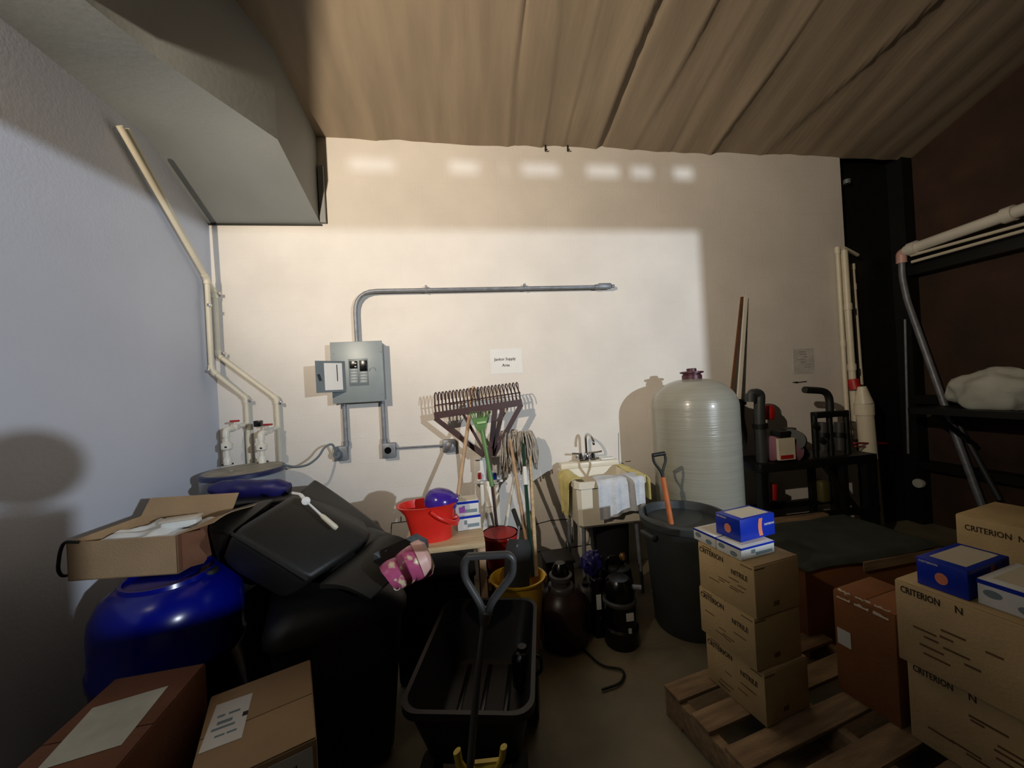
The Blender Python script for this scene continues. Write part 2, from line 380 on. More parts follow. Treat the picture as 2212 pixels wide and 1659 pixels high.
# conduit over the panel
yc2 = YW-.045
t = T('conduit', 'long grey conduit rising from the panel and bending right along the wall', 'conduit', onY(771, 737, yc2))
P = [onY(771, 741, yc2), onY(767, 629, yc2), onY(1292, 617, yc2)]
P[0].x = P[1].x = onY(768.5, 690, yc2).x; P[1].z = onY(1050, 623, yc2).z-.004; P[2].z = P[1].z
obj('pipe', tube(B(), P, .0155, 14, rad=.17), M_galv, t)
q = P[2]
obj('end_fitting', bx(bx(B(), q+V((.055, 0, .006)), (.12, .05, .045), None, .012), q+V((.13, 0, .004)), (.03, .028, .028), None, .008), M_galv, t)
obj('coupling', tube(B(), [P[2]+V((-.03, 0, 0)), P[2]+V((.01, 0, 0))], .021), M_galv, t)
def strap(x, z, y, parent, r=.0155, vert=False, m=M_galv):
    bm = B(); ax = V((1, 0, 0)) if not vert else V((0, 0, 1)); sd = V((0, 0, 1)) if not vert else V((1, 0, 0))
    c = V((x, y, z)); pts = [c+sd*math.cos(a)*(r+.002)+V((0, -1, 0))*math.sin(a)*(r+.002) for a in [PI*i/8 for i in range(9)]]
    for k in range(8):
        A, Bq = pts[k], pts[k+1]; hexa(bm, [A-ax*.008, A+ax*.008, Bq+ax*.008, Bq-ax*.008]+[w+(w-c).normalized()*.002 for w in (A-ax*.008, A+ax*.008, Bq+ax*.008, Bq-ax*.008)])
    bx(bm, c+sd*(r+.014)+V((0, (YW-y)/2, 0)), [.016 if not vert else .02, YW-y, .02 if not vert else .016])
    return obj('strap', bm, m, parent)
for px in (920, 1134): strap(onY(px, 620, yc2).x, P[1].z, yc2, t)
def ubox(name, label, px0, py0, px1, py1, pipe_px, pipe_top, dep=.06, g=None):
    p, q = onY(px0, py0, YW-dep), onY(px1, py1, YW-dep)
    t = T(name, label, 'outlet box', ((p.x+q.x)/2, YW, q.z), group=g)
    obj('box', box2(B(), (p.x, YW-dep, q.z), (q.x, YW, p.z), .006), M_galv, t)
    if pipe_px:
        a = onY(pipe_px, pipe_top, YW-.035); obj('conduit_drop', tube(B(), [V((a.x, YW-.035, a.z)), V((a.x, YW-.035, p.z-.005))], .0165), M_galv, t)
        obj('connector', tube(B(), [V((a.x, YW-.035, p.z+.035)), V((a.x, YW-.035, p.z-.002))], .022), M_galv, t)
    return t, p, q
t, p, q = ubox('outlet_box', 'lower left grey outlet box with a curved grey cord plugged in', 722, 966, 750, 995, 743, 862)
obj('cord_plug', tube(B(), [V(((p.x+q.x)/2-.02, YW-.055, (p.z+q.z)/2)), V(((p.x+q.x)/2-.02, YW-.1, (p.z+q.z)/2))], [.035, .026], 16), M_gdark, t)
pl = V(((p.x+q.x)/2-.02, YW-.1, (p.z+q.z)/2))
t, p2, q2 = ubox('outlet_box', 'grey outlet box with a round black socket and conduit to its right', 824, 959, 855, 989, 826, 860)
c = onY(838, 973, YW-.06); obj('socket', lathe(B(), [(.026, 0), (.026, .004), (.02, .004), (.019, .001), (0, .001)], c, 20, Matrix.Rotation(PI/2, 4, 'X')), M_black2, t)
a, b = onY(855, 968, YW-.03), onY(957, 962, YW-.03)
obj('side_conduit', tube(B(), [a, b], .0075), M_galv, t)
t = T('junction_box', 'small round grey junction box beside the big rake', 'junction box', onY(970, 978, YW))
p, q = onY(955, 951, YW-.055), onY(985, 977, YW-.055)
obj('box', box2(B(), (p.x, YW-.055, q.z), (q.x, YW, p.z), .012), M_galv, t)
c = onY(972, 964, YW-.055); obj('face', lathe(B(), [(.036, 0), (.034, .014), (.02, .02), (0, .02)], c, 20, Matrix.Rotation(PI/2, 4, 'X')), M_galv, t)

# signs
p, q = onY(1058, 755, YW-.002), onY(1130, 805, YW-.002)
t = T('paper_sign', 'white paper sign taped to the wall reading Janitor Supply Area', 'sign', ((p.x+q.x)/2, YW, q.z))
obj('sheet', box2(B(), (p.x, YW-.002, q.z), (q.x, YW-.0005, p.z)), M_paper, t)
lp = t.matrix_basis.inverted()
text('Janitor Supply', .032, lp @ face_M(onY(1068, 781, YW-.002), (1, 0, 0), (0, 0, 1)), M_ink, t)
text('Area', .032, lp @ face_M(onY(1085, 793.5, YW-.002), (1, 0, 0), (0, 0, 1)), M_ink, t)
p, q = onY(1712, 754, YW-.002), onY(1760, 806, YW-.002)
t = T('paper_notice', 'faint smudged paper notice on the wall left of the white pipes', 'notice', ((p.x+q.x)/2, YW, q.z))
obj('sheet', box2(B(), (p.x, YW-.002, q.z), (q.x, YW-.0005, p.z)), mat('dim_paper', (206, 202, 196), .8, 0, .12, 14), t)
bm = B(); random.seed(3)
for k in range(7): bx(bm, ((p.x+q.x)/2+random.uniform(-.03, .05), YW-.0025, p.z-.03-k*.024), (random.uniform(.04, .09), .001, .007))
obj('print_lines', bm, mat('faded_print', (160, 156, 152), .8), t)
bm = B(); tube(bm, [onY(1722, 826, YW-.006), onY(1742, 824, YW-.006)], .004, 6); tube(bm, [onY(1712, 826, YW-.006), onY(1722, 826, YW-.006)], [.002, .009], 6)
obj('wall_hook', bm, M_dark, label='small dark arrow shaped hook under the paper notice', cat='hook')

# ------------------------------------------------------------------ PVC pipes, left corner
def run(name, label, pts, r, marks, m=M_pvc):
    t = T(name, label, 'pipe', pts[-1]); obj('pipe', tube(B(), pts, r, 12, rad=.03), m, t)
    for i in range(1, len(pts)-1):
        a = pts[i]; d1 = (pts[i-1]-a).normalized(); d2 = (pts[i+1]-a).normalized()
        obj('elbow', tube(B(), [a+d1*r*2.2, a, a+d2*r*2.2], r*1.28, 12, rad=r*1.6), m, t)
    for c in marks: obj('clamp', bx(B(), c, (.018, .03, .02), None, .003), M_chrome, t)
    return t
xL = -1.745
A = [onX(258, 272, xL), onX(447, 603, xL), onX(453, 800, xL), onY(532, 860, YW-.04), onY(541, 1010, YW-.04)]
A[2].x = A[1].x; A[2].y = A[1].y; A[4].x = A[3].x
run('water_pipe', 'left cream water pipe running down the left wall corner to the heater', A, .0165, [onX(448, 660, xL)+V((.02, -.01, 0)), A[2]+V((0, -.03, 0)), A[3]+V((.03, -.01, -.02))])
Bq = [onX(272, 278, xL), onX(464, 634, xL), onX(475, 768, xL), onY(598, 862, YW-.04), onY(606, 1010, YW-.04)]
Bq[2].x = Bq[1].x; Bq[2].y = Bq[1].y; Bq[4].x = Bq[3].x
run('water_pipe', 'right cream water pipe slanting across the corner to the heater', Bq, .0165, [Bq[1]+V((.03, 0, 0)), Bq[2]+V((.04, 0, .01)), Bq[3]+V((.03, -.01, -.03))])
# ------------------------------------------------------------------ water heater
hc = dp(527, 1013, 2.42); hr = .228; hz = hc.z
print('heater', hc)
t = T('water_heater', 'round grey electric water heater in the left corner', 'water heater', (hc.x, hc.y, 0))
obj('tank', lathe(B(), [(hr, .02), (hr, hz-.03)], (hc.x, hc.y, 0), 48), M_heater, t)
obj('top_rim', lathe(B(), [(hr, hz-.032), (hr+.006, hz-.03), (hr+.006, hz-.006), (hr, hz)], (hc.x, hc.y, 0), 48), mat('rim_navy', (40, 46, 84), .35), t)
obj('top_plate', lathe(B(), [(hr-.004, hz-.002), (hr-.02, hz+.003), (hr-.06, hz+.004), (0, hz+.006)], (hc.x, hc.y, 0), 48), M_htop, t)
for px, py in ((492, 1008), (568, 1003)):
    c = onZ(px, py-4, hz); obj('inlet_ring', lathe(B(), [(.035, 0), (.034, .008), (.02, .009)], c, 20), M_dark, t)
dd = onZ(500, 1018, hz+.005); obj('access_cap', lathe(B(), [(.02, 0), (.018, .01), (0, .012)], dd, 16), M_htop, t)
# side access plate with slots
nn = (V((0, 0, 0))-V((hc.x, hc.y, 0))).normalized()
for k, zz in enumerate((hz-.11, hz-.16)):
    pc = V((hc.x, hc.y, zz)) + Matrix.Rotation(-.55, 3, 'Z') @ nn*hr
    obj('vent_slot', bx(B(), (0, 0, 0), (.01, .07, .014), Matrix.Translation(pc) @ Matrix.Rotation(math.atan2(nn.y, nn.x)-.55, 4, 'Z')), M_dark, t)
def riser(label, px, ptop, pbase, pxtee, pytee, vpx, vpy, wallpipe):
    base = onZ(px, pbase, hz+.006); top = V((base.x, base.y, onY(px, ptop, base.y).z))
    t = T('riser_pipe', label, 'pipe', base)
    L = top.z-base.z
    obj('pipe', tube(B(), [base, top, V((wallpipe.x, wallpipe.y, top.z+.02))], .016, 14, rad=.03), M_pvcw, t)
    obj('base_nut', tube(B(), [base, base+V((0, 0, L*.16)), base+V((0, 0, L*.24))], [.024, .026, .017], 12), M_pvcw, t)
    u = obj('union', tube(B(), [base+V((0, 0, L*.42)), base+V((0, 0, L*.46)), base+V((0, 0, L*.60)), base+V((0, 0, L*.66))], [.025, .034, .034, .02], 16), M_pvcw, t)
    obj('union_screw', bx(B(), base+V((.012, -.034, L*.52)), (.014, .008, .012), None, .003), M_black2, u)
    obj('elbow', tube(B(), [top-V((0, 0, .05)), top, top+(V((wallpipe.x, wallpipe.y, top.z))-top).normalized()*.05], .022, 14, rad=.03), M_pvcw, t)
    vm = top.lerp(V((wallpipe.x, wallpipe.y, top.z+.02)), .4)
    obj('valve_body', bx(B(), vm, (.05, .04, .04), None, .008), M_pvcw, t)
    hd = obj('valve_handle', bx(B(), vm+V((0, 0, .045)), (.06, .022, .014), None, .005), M_redd, t, label='red valve handle')
    obj('valve_stem', tube(B(), [vm, vm+V((0, 0, .045))], .006, 8), M_pvcw, t)
    return t
riser('white riser with union and red valve at the left of the heater top', 492, 928, 1004, 0, 0, 0, 0, V((A[3].x, YW-.04, 0)))
t2 = riser('white riser with union and red valve under the black sensor box', 567, 936, 1000, 0, 0, 0, 0, V((Bq[3].x, YW-.04, 0)))
c = onY(558, 915, t2.location.y-.02)
obj('sensor_box', bx(B(), c, (.046, .04, .042), None, .005), M_black2, label='small black square sensor box on the riser above the heater', cat='sensor box')
# cord from heater to outlet
e0 = dp(610, 1004, 2.42)
obj('power_cord', tube(B(), [e0, dp(640, 1010, 2.5), dp(668, 1004, 2.6), dp(690, 985, 2.68), dp(700, 966, 2.72), dp(718, 957, 2.76), pl+V((0, -.01, .03)), pl], .008, 10, rad=.08), M_gdark, label='grey power cord curving from the heater to the outlet box', cat='cord')

# ------------------------------------------------------------------ rakes, mops, bucket area
yr = YW-.2
def rp(px, py, o=0): return onY(px, py, yr-o)
t = T('leaf_rake', 'wide maroon plastic leaf rake leaning head up against the wall', 'rake', onZ(1066, 1290, .0))
bm = B()
def bar(bm, a, b, w, th=.012, o=0, o2=None):
    a = rp(*a, o); b = rp(*b, o if o2 is None else o2); d = (b-a).normalized(); s = d.cross(V((0, -1, 0))).normalized()*w/2; n = V((0, -th, 0))
    hexa(bm, [a-s, a+s, b+s, b-s, a-s+n, a+s+n, b+s+n, b-s+n])
bar(bm, (938, 898), (1127, 869), .05, .016)
obj('head_bar', bm, M_rake, t)
for a, b, wd in (((940, 903), (1046, 985), .036), ((1126, 873), (1066, 984), .036), ((1000, 893), (1050, 982), .022), ((1069, 880), (1060, 984), .04), ((1086, 880), (1064, 984), .035)):
    bm = B(); bar(bm, a, b, wd, .012); obj('strut', bm, M_rake, t)
bm = B(); bar(bm, (1046, 978), (1064, 976), .06, .02); bar(bm, (1055, 965), (1057, 1015), .045, .03); obj('socket', bm, M_rake, t)
for i in range(24):
    f = i/23; x0 = 941+f*183; y0 = 893-f*29; tx = 940+f*175; ty = 856-f*22
    a = rp(x0, y0, .008); b = rp(x0-2, (y0+ty)/2, .012); c = rp(tx-1, ty-4, .02); d = rp(tx+1, ty-9, .045); e = rp(tx+4, ty-4, .075); g = rp(tx+5, ty+9, .09)
    obj('tine', tube(B(), [a, b, c, d, e, g], [.0062, .006, .0055, .005, .0045, .0035], 6, rad=.02), M_rake, t)
bm = B(); bar(bm, (939, 876), (1124, 848), .010, .006, .004); obj('tine_brace', bm, M_rake, t)
bm = B(); tube(bm, [rp(1056, 1005, .015), onZ(1068, 1300, .0)+V((0, 0, .01))], .014, 12); obj('handle', bm, M_rake, t)

t = T('hand_rake', 'small green shrub rake with green shaft in front of the maroon rake', 'rake', onZ(1090, 1330, .0))
yr = YW-.36
P0 = rp(1036, 916); hub = rp(1041, 928, .01)
bm = B(); pts = [rp(x, y, .015) for x, y in ((1018, 905), (1054, 901), (1050, 925), (1043, 936), (1036, 936), (1027, 925))]
vsA = [bm.verts.new(p) for p in pts]; vsB = [bm.verts.new(p+V((0, .008, 0))) for p in pts]
bm.faces.new(vsA); bm.faces.new(vsB[::-1])
for i in range(6): bm.faces.new((vsA[i], vsA[(i+1) % 6], vsB[(i+1) % 6], vsB[i]))
obj('head_web', bm, M_green, t)
for i in range(10):
    f = i/9; obj('tine', tube(B(), [rp(1020+f*33, 906-f*3, .012), rp(1016+f*44, 893-f*2, .02), rp(1016.5+f*43.5, 890-f*2, .04)], [.0045, .004, .003], 6), M_green, t)
bm = B(); bar(bm, (1030, 914), (1050, 911), .014, .01, .016); obj('tine_clip', bm, mat('pale_green', (170, 200, 140), .4), t)
obj('shaft', tube(B(), [hub, rp(1051, 980, .03), rp(1063, 1050, .06)], [.017, .015, .018], 12), M_green, t)
pe = rp(1063, 1048, .06)
obj('handle', tube(B(), [pe, onZ(1092, 1300, .05)], .0105, 12), M_rake, t, label='reddish brown pole')
yr = YW-.2
# wall rack
p, q = onY(1024, 990, YW-.03), onY(1084, 1041, YW-.03)
t = T('wall_rack', 'white wall rack plate with a red and a blue clip behind the green rake', 'wall rack', ((p.x+q.x)/2, YW, q.z))
obj('plate', box2(B(), (p.x, YW-.03, q.z), (q.x, YW, p.z), .006), M_gwhite, t)
a, b = onY(1024, 992, YW-.05), onY(1075, 988, YW-.05); obj('top_bar', box2(B(), (a.x, YW-.06, b.z-.005), (b.x, YW-.03, b.z+.008), .002), M_gwhite, t)
a, b = onY(1024, 1042, YW-.07), onY(1086, 1037, YW-.07); obj('bottom_bar', box2(B(), (a.x, YW-.08, b.z-.012), (b.x, YW-.03, b.z+.004), .003), M_gwhite, t)
for x, m, nm in ((1036, M_redd, 'red clip'), (1068, M_gblue, 'blue clip')):
    c = onY(x, 1028, YW-.05); obj('clip', bx(bx(B(), c, (.03, .035, .05), None, .006), c+V((0, -.02, .02)), (.014, .03, .02), None, .004), m, t, label=nm)
for x0, w_ in ((1041, .03), (1073, .03)):
    a = onY(x0, 1046, YW-.06); obj('hanging_leg', box2(B(), (a.x-w_/2, YW-.075, a.z-.33), (a.x+w_/2, YW-.04, a.z), .006), M_pvcw, t)
a = dp(1054, 1040, 2.75); b = dp(1066, 1200, 2.62)
obj('white_tube', tube(B(), [a, a.lerp(b, .35), a.lerp(b, .36), b], [.03, .034, .026, .028], 16), M_pvcw, label='thick white plastic tube standing behind the green rake handle', cat='tube')

# leaning wooden pole by the bucket
obj('wooden_pole', tube(B(), [onY(1023, 836, YW-.06), dp(992, 1052, 2.55), dp(976, 1165, 2.42)], .0145, 12), M_handle, label='light wooden pole leaning in front of the maroon rake beside the red bucket', cat='pole')
# mops
def mop(name, label, cx, top, width, length, yoff, hp, hm, seed, grip=None):
    random.seed(seed); c = onY(cx, top, YW-yoff)
    t = T(name, label, 'mop', (hp.x, hp.y, hp.z))
    bm = B(); n = 46
    for i in range(n):
        a = random.uniform(-1, 1); s = c+V((a*width*.25, random.uniform(-.03, .03), random.uniform(-.01, .015)))
        x = a*width*.5+random.uniform(-.015, .015); yy = random.uniform(-.05, .02); ln = length*random.uniform(.7, 1)
        pts = [s+V((0, 0, -.01)), s+V((x*.35, yy*.6, .02)), s+V((x*.75, yy, -ln*.25)), s+V((x*.8+random.uniform(-.012, .012), yy, -ln*.6)), s+V((x*.8+random.uniform(-.02, .02), yy, -ln))]
        tube(bm, pts, .0055, 5, rad=.03)
    obj('yarn_strands', bm, M_mop, t, kind='stuff')
    obj('mop_clamp', bx(B(), c+V((0, 0, -.02)), (width*.5, .05, .05), None, .01), M_blackM, t)
    d = (hp-c); obj('handle', tube(B(), [c, hp], .0125, 12), hm, t)
    if grip: obj('grip', tube(B(), [c+d*grip[0], c+d*grip[1]], [.016, .019], 14), M_gwhite, t, label='white upper grip')
    return t
mop('string_mop', 'grey string mop head up, left of the two, hanging beside the maroon rake', 1100, 936, .12, .34, .16, dp(1150, 1248, 2.28), M_handle, 4)
mop('string_mop', 'grey string mop on dark green handle with white grip, standing in the yellow bucket', 1128, 938, .16, .30, .20, dp(1150, 1246, 2.24), M_dgreen, 5, (.28, .42))
obj('wooden_pole', tube(B(), [onY(1142, 937, YW-.1), dp(1159, 1246, 2.24)], .013, 12), M_wood, label='pale wooden pole with rounded tip, rightmost in the yellow bucket', cat='pole')
obj('white_stick', tube(B(), [onY(1111, 1030, YW-.1), dp(1097, 1106, 2.6), dp(1090, 1150, 2.55)], .010, 10, flat=1.6), M_pvcw, label='flat white stick slanting below the mop heads', cat='stick')
# yellow bucket with poles
c = dp(1118, 1244, 2.2); zr = c.z
t = T('yellow_bucket', 'yellow mop bucket holding mop handles and a black dustpan', 'bucket', (c.x, c.y, 0))
bm = B(); lathe(bm, [(.11, 0), (.15, zr-.02), (.165, zr-.012), (.168, zr), (.155, zr), (.142, zr-.02), (.104, .012), (0, .012)], (c.x, c.y, 0), 40, sx=1.0, sy=.85)
obj('body', bm, M_yellow, t)
for s in (-1, 1): obj('ear', bx(B(), (c.x+s*.165, c.y, zr-.03), (.02, .05, .05), None, .005), M_yellow, t)
# black dustpan / scoop with handle
d0 = dp(1118, 1215, 2.12)
t = T('dustpan', 'black long handled dustpan standing in the yellow bucket', 'dustpan', (d0.x, d0.y, d0.z-.12))
Mr = Matrix.Translation(d0) @ Matrix.Rotation(.15, 4, 'Y') @ Matrix.Rotation(-.25, 4, 'X')
obj('pan', sheet(B(), lambda u, v: Mr @ V(((u-.5)*.15*(1-.25*(2*v-1)**4*(v > .5)), -.02*math.cos((u-.5)*PI), (v-.5)*.25)), 12, 12, .008), M_blackM, t)
obj('shaft', tube(B(), [dp(1117, 1180, 2.12), dp(1121, 1138, 2.3)], .007, 10), M_galv, t)
obj('grip', tube(B(), [dp(1124, 1143, 2.3), dp(1109, 1101, 2.4)], .015, 12), M_black, t)
# small red tub behind and dark crate beneath
c = dp(1080, 1150, 2.45)
obj('black_crate', lathe(B(), [(.13, 0), (.15, .38), (.14, .38), (.125, .02), (0, .02)], (c.x, c.y, 0), 4, Matrix.Rotation(PI/4, 4, 'Z')), M_black, label='dark crate on the floor under the small red tub', cat='crate')
t = T('red_tub', 'small scuffed red tub behind the maroon rake handle', 'tub', (c.x, c.y, .385))
obj('body', lathe(B(), [(.09, .385), (.115, c.z-.02), (.122, c.z), (.11, c.z), (.084, .40), (0, .40)], (c.x, c.y, 0), 32), M_redd, t)
obj('rim_band', lathe(B(), [(.122, c.z-.02), (.126, c.z-.016), (.126, c.z-.006), (.122, c.z)], (c.x, c.y, 0), 32), M_redd, t)
# ------------------------------------------------------------------ table with red bucket and glove boxes
zt = .72
f1 = onZ(925, 1187, zt); f2 = onZ(1048, 1171, zt)
xa, xb, y0, y1 = f1.x-.14, f2.x, f2.y, f2.y+.36
t = T('side_table', 'small tan wooden table under the red bucket', 'table', ((xa+xb)/2, (y0+y1)/2, 0))
obj('table_top', box2(B(), (xa, y0, zt-.03), (xb, y1, zt), .004), M_wood, t)
for x in (xa+.015, xb-.018):
    for y in (y0+.03, y1-.03): obj('leg', box2(B(), (x-.018, y-.018, .0 if x > xa+.1 else .571), (x+.018, y+.018, zt-.03), .002), M_handle, t)
tb = T('shade_infill', 'added black tote in the shadow under the small tan table', 'infill', ((xa+xb)/2, (y0+y1)/2, 0))  # black box added where only deep shade lies under the table
obj('infill_body', bx(B(), ((xa+xb)/2-.06, (y0+y1)/2, .27), (xb-xa-.02, y1-y0-.02, .54), None, .02, 3), M_matte, tb)
obj('infill_lid', bx(B(), ((xa+xb)/2-.06, (y0+y1)/2, .555), (xb-xa+.0, y1-y0, .03), None, .008), M_matte, tb)
# mop bucket
c = onZ(931, 1170, zt); c.y += .10; dpt_ = (c-O_).dot(F_)
bc = V((c.x, y0+.15, zt)); dB = (bc-O_).dot(F_)
zt2 = dp(930, 1085, dB).z; hb = zt2-zt
print('bucket', bc, dB, hb)
t = T('mop_bucket', 'bright red plastic mop bucket with a pouring lip and fold down handle', 'bucket', bc)
Mb = Matrix.Translation(bc) @ Matrix.Rotation(.12, 4, 'Z')
def ov(z, ax, ay, spout=0, n=40):
    o = []
    for j in range(n):
        a = 2*PI*j/n; x = ax*math.copysign(abs(math.cos(a))**.7, math.cos(a)); y = ay*math.copysign(abs(math.sin(a))**.7, math.sin(a))
        if spout and math.cos(a) < -.6: x -= spout*(abs(math.cos(a))-.6)/.4
        o.append(V((x, y, z)))
    return o
bm = B(); prof = [(0, .115, .085, 0), (.05, .119, .088, 0), (hb-.05, .138, .100, .005), (hb-.02, .142, .103, .025), (hb-.004, .15, .11, .035), (hb, .152, .112, .036), (hb, .142, .102, .03), (hb-.03, .134, .096, .012), (.01, .11, .08, 0)]
rings = [[bm.verts.new(Mb @ p) for p in ov(z, ax, ay, s)] for z, ax, ay, s in prof]
for a, b in zip(rings, rings[1:]):
    for j in range(40): bm.faces.new((a[j], a[(j+1) % 40], b[(j+1) % 40], b[j]))
bm.faces.new(rings[0][::-1]); bm.faces.new(rings[-1])
obj('body', bm, M_red, t)
obj('handle', tube(B(), [Mb @ V(p) for p in ((0, -.112, hb-.02), (.05, -.125, hb-.06), (.12, -.10, hb-.105), (.17, 0, hb-.12), (.12, .10, hb-.105), (.05, .12, hb-.06), (0, .112, hb-.02))], .008, 10, rad=.06, flat=1.6), M_red, t)
bm = B(); bx(bm, (.13, 0, hb-.12), (.05, .05, .06), Mb, .008); obj('side_lug', bm, M_red, t)
# purple wringer dome
bm = B(); cw = Mb @ V((.06, 0, hb-.01))
lathe(bm, [(.098, -.02), (.102, .0), (.098, .03), (.082, .058), (.05, .074), (0, .078)], cw, 32, Matrix.Rotation(.25, 4, 'Y'), sx=.95, sy=.9)
wr = obj('wringer', bm, M_purple, t, label='purple wringer insert')
obj('wringer_lip', bx(B(), cw+V((.075, -.02, .025)), (.06, .09, .03), None, .01), M_purple, wr)
def glove_box(c, sx_, sy_, sz_, rz, label, kind, group=None, face=-1):
    """retail glove box; local x = long side, front face at -y"""
    t = T('glove_box', label, 'box', c, rz, group=group)
    L2, D2 = sx_/2, sy_/2; e = .0006
    main = M_gblue if kind == 'blue' else M_gwhite
    obj('carton', bx(B(), (0, 0, sz_/2), (sx_, sy_, sz_), None, .002), main, t, world=False)
    obj('top_panel', bx(B(), (sx_*.04, 0, sz_+e/2), (sx_*.78, sy_*.72, e)), M_gcream, t, world=False)
    if kind == 'blue':
        bm = B(); lathe(bm, [(.0, 0), (.017, 0), (.017, e), (0, e)], (0, 0, 0), 20, Matrix.Translation((-L2-e, .0, sz_*.45)) @ Matrix.Rotation(PI/2, 4, 'Y'), sx=1.2)
        obj('salmon_dot', bm, M_salmon, t, world=False)
        pts = [(-.01+.10*0, .9), (.0, .5), (-.004, .1)]
        bm = B()
        for k in range(8):
            z0, z1 = .1+.1*k, .1+.1*(k+1)
            f = lambda z: L2*.12 + .010*(2*z-1)**2
            quad(bm, [(f(z0)-.012, -D2-e, z0*sz_), (f(z0)+.010, -D2-e, z0*sz_), (f(z1)+.010, -D2-e, z1*sz_), (f(z1)-.012, -D2-e, z1*sz_)], e)
        obj('salmon_arc', bm, M_salmon, t, world=False)
        text('CRITERION', .012, face_M((L2*.36, -D2-.0004, sz_*.5), (1, 0, 0), (0, 0, 1)), M_gwhite, t)
        text('CRITERION', .010, face_M((-L2-.0004, D2*.9, sz_*.84), (0, -1, 0), (0, 0, 1)), M_gwhite, t)
    else:
        obj('blue_band', bx(B(), (0, 0, sz_*.9), (sx_+2*e, sy_+2*e, sz_*.17)), M_gblue, t, world=False)
        for f in (-.62, .45):
            yy, zz = f*D2*-.9, sz_*(.52 if f < 0 else .3)
            obj('oval_print', lathe(B(), [(0, 0), (sy_*.14, 0), (sy_*.14, e), (0, e)], (0, 0, 0), 16, Matrix.Translation((-L2-e, yy, zz)) @ Matrix.Diagonal((1, 1, .62, 1)) @ Matrix.Rotation(PI/2, 4, 'Y')), M_ggrey, t, world=False)
        bm = B(); bx(bm, (L2*.35, -D2-e, sz_*.3), (sx_*.5, e, sz_*.24)); bx(bm, (-L2*.3, -D2-e, sz_*.55), (sx_*.12, e, sz_*.3)); obj('front_print', bm, M_ggrey, t, world=False)
    return t
cb = dp(1018, 1126, 2.30); cb.z = zt
glove_box((xb-.085, y1-.10, zt+.001), .14, .12, .085, .1, 'lower white glove box with blue top band on the small table', 'white')
g = glove_box((xb-.09, y1-.10, zt+.088), .14, .12, .085, .04, 'upper white glove box with pink print on the small table', 'white')
obj('pink_print', bx(B(), (-.03, -.0615, .035), (.035, .0008, .035)), mat('magenta_print', (170, 90, 180), .4), g, world=False)

# ------------------------------------------------------------------ utility sink
X0, X1, Y0, Y1, zs = .76, 1.30, 2.50, 3.02, .865
t = T('utility_sink', 'off white plastic utility tub sink on legs with a chrome faucet', 'sink', ((X0+X1)/2, (Y0+Y1)/2, 0))
bm = B(); cx_, cy_ = (X0+X1)/2, (Y0+Y1)/2
def rr(z, hx, hy, oy=0): return [V((cx_+a*hx, cy_+oy+b*hy, z)) for a, b in ((-1, -.88), (-.9, -1), (.9, -1), (1, -.88), (1, .88), (.9, 1), (-.9, 1), (-1, .88))]
hx, hy = (X1-X0)/2, (Y1-Y0)/2
prof = [rr(.53, hx*.86, hy*.82), rr(.55, hx*.90, hy*.90), rr(zs-.05, hx*.93, hy*.93), rr(zs-.045, hx, hy), rr(zs, hx, hy), rr(zs, hx*.90, hy*.78, -.035), rr(.58, hx*.78, hy*.68, -.035)]
rings = [[bm.verts.new(p) for p in r] for r in prof]
for a, b in zip(rings, rings[1:]):
    for j in range(8): bm.faces.new((a[j], a[(j+1) % 8], b[(j+1) % 8], b[j]))
bm.faces.new(rings[0][::-1]); bm.faces.new(rings[-1])
obj('basin', bm, M_sink, t, smooth=30)
obj('backsplash', box2(B(), (X0+.02, Y1-.09, zs-.002), (X1-.02, Y1, zs+.045), .012), M_sink, t)
for sx1, sy1 in ((0, 0), (1, 0), (0, 1), (1, 1)):
    x = X0+.07+(X1-X0-.14)*sx1; y = Y0+.08+(Y1-Y0-.16)*sy1
    obj('leg', tube(B(), [V((x, y, .56)), V((x+(sx1-.5)*.04, y, 0))], [.016, .013], 10), M_galv, t)
obj('drain_pipe', tube(B(), [V((cx_-.12, cy_, .53)), V((cx_-.12, cy_, .34)), V((cx_-.12, cy_+.1, .28)), V((cx_-.12, cy_+.1, .40)), V((cx_-.12, YW-.005, .42))], .02, 12, rad=.04), M_pvcw, t)
yf = Y1-.045
fb = onY(1268, 1003, yf); fb.z = zs+.045
f = T('faucet', 'chrome gooseneck faucet with two lever handles on the sink', 'faucet', fb)
obj('base', bx(B(), fb+V((0, 0, .01)), (.15, .05, .022), None, .009, 3), M_chrome, f)
obj('spout_base', lathe(B(), [(.022, 0), (.02, .03), (.012, .05)], fb+V((0, 0, .018)), 20), M_chrome, f)
st = onY(1268, 936, yf).z
obj('spout', tube(B(), [fb+V((0, 0, .04)), V((fb.x, yf, st-.03)), V((fb.x, yf-.03, st)), V((fb.x+.01, yf-.10, st-.005)), V((fb.x+.015, yf-.14, st-.05)), V((fb.x+.016, yf-.142, st-.075))], .0105, 14, rad=.05), M_chrome, f)
for s in (-1, 1):
    k = obj('valve', lathe(B(), [(.024, 0), (.024, .02), (.016, .045), (.018, .055), (0, .06)], fb+V((s*.052, 0, .018)), 18), M_chrome, f)
    obj('lever', tube(B(), [fb+V((s*.052, 0, .062)), fb+V((s*.13, -.012, .072))], [.008, .010], 10, flat=.8), M_chrome, k)
obj('soap_tray', box2(B(), (X1-.17, yf-.03, zs+.047), (X1-.05, yf+.03, zs+.062), .006), M_gwhite, label='white soap tray on the back ledge of the sink', cat='tray')
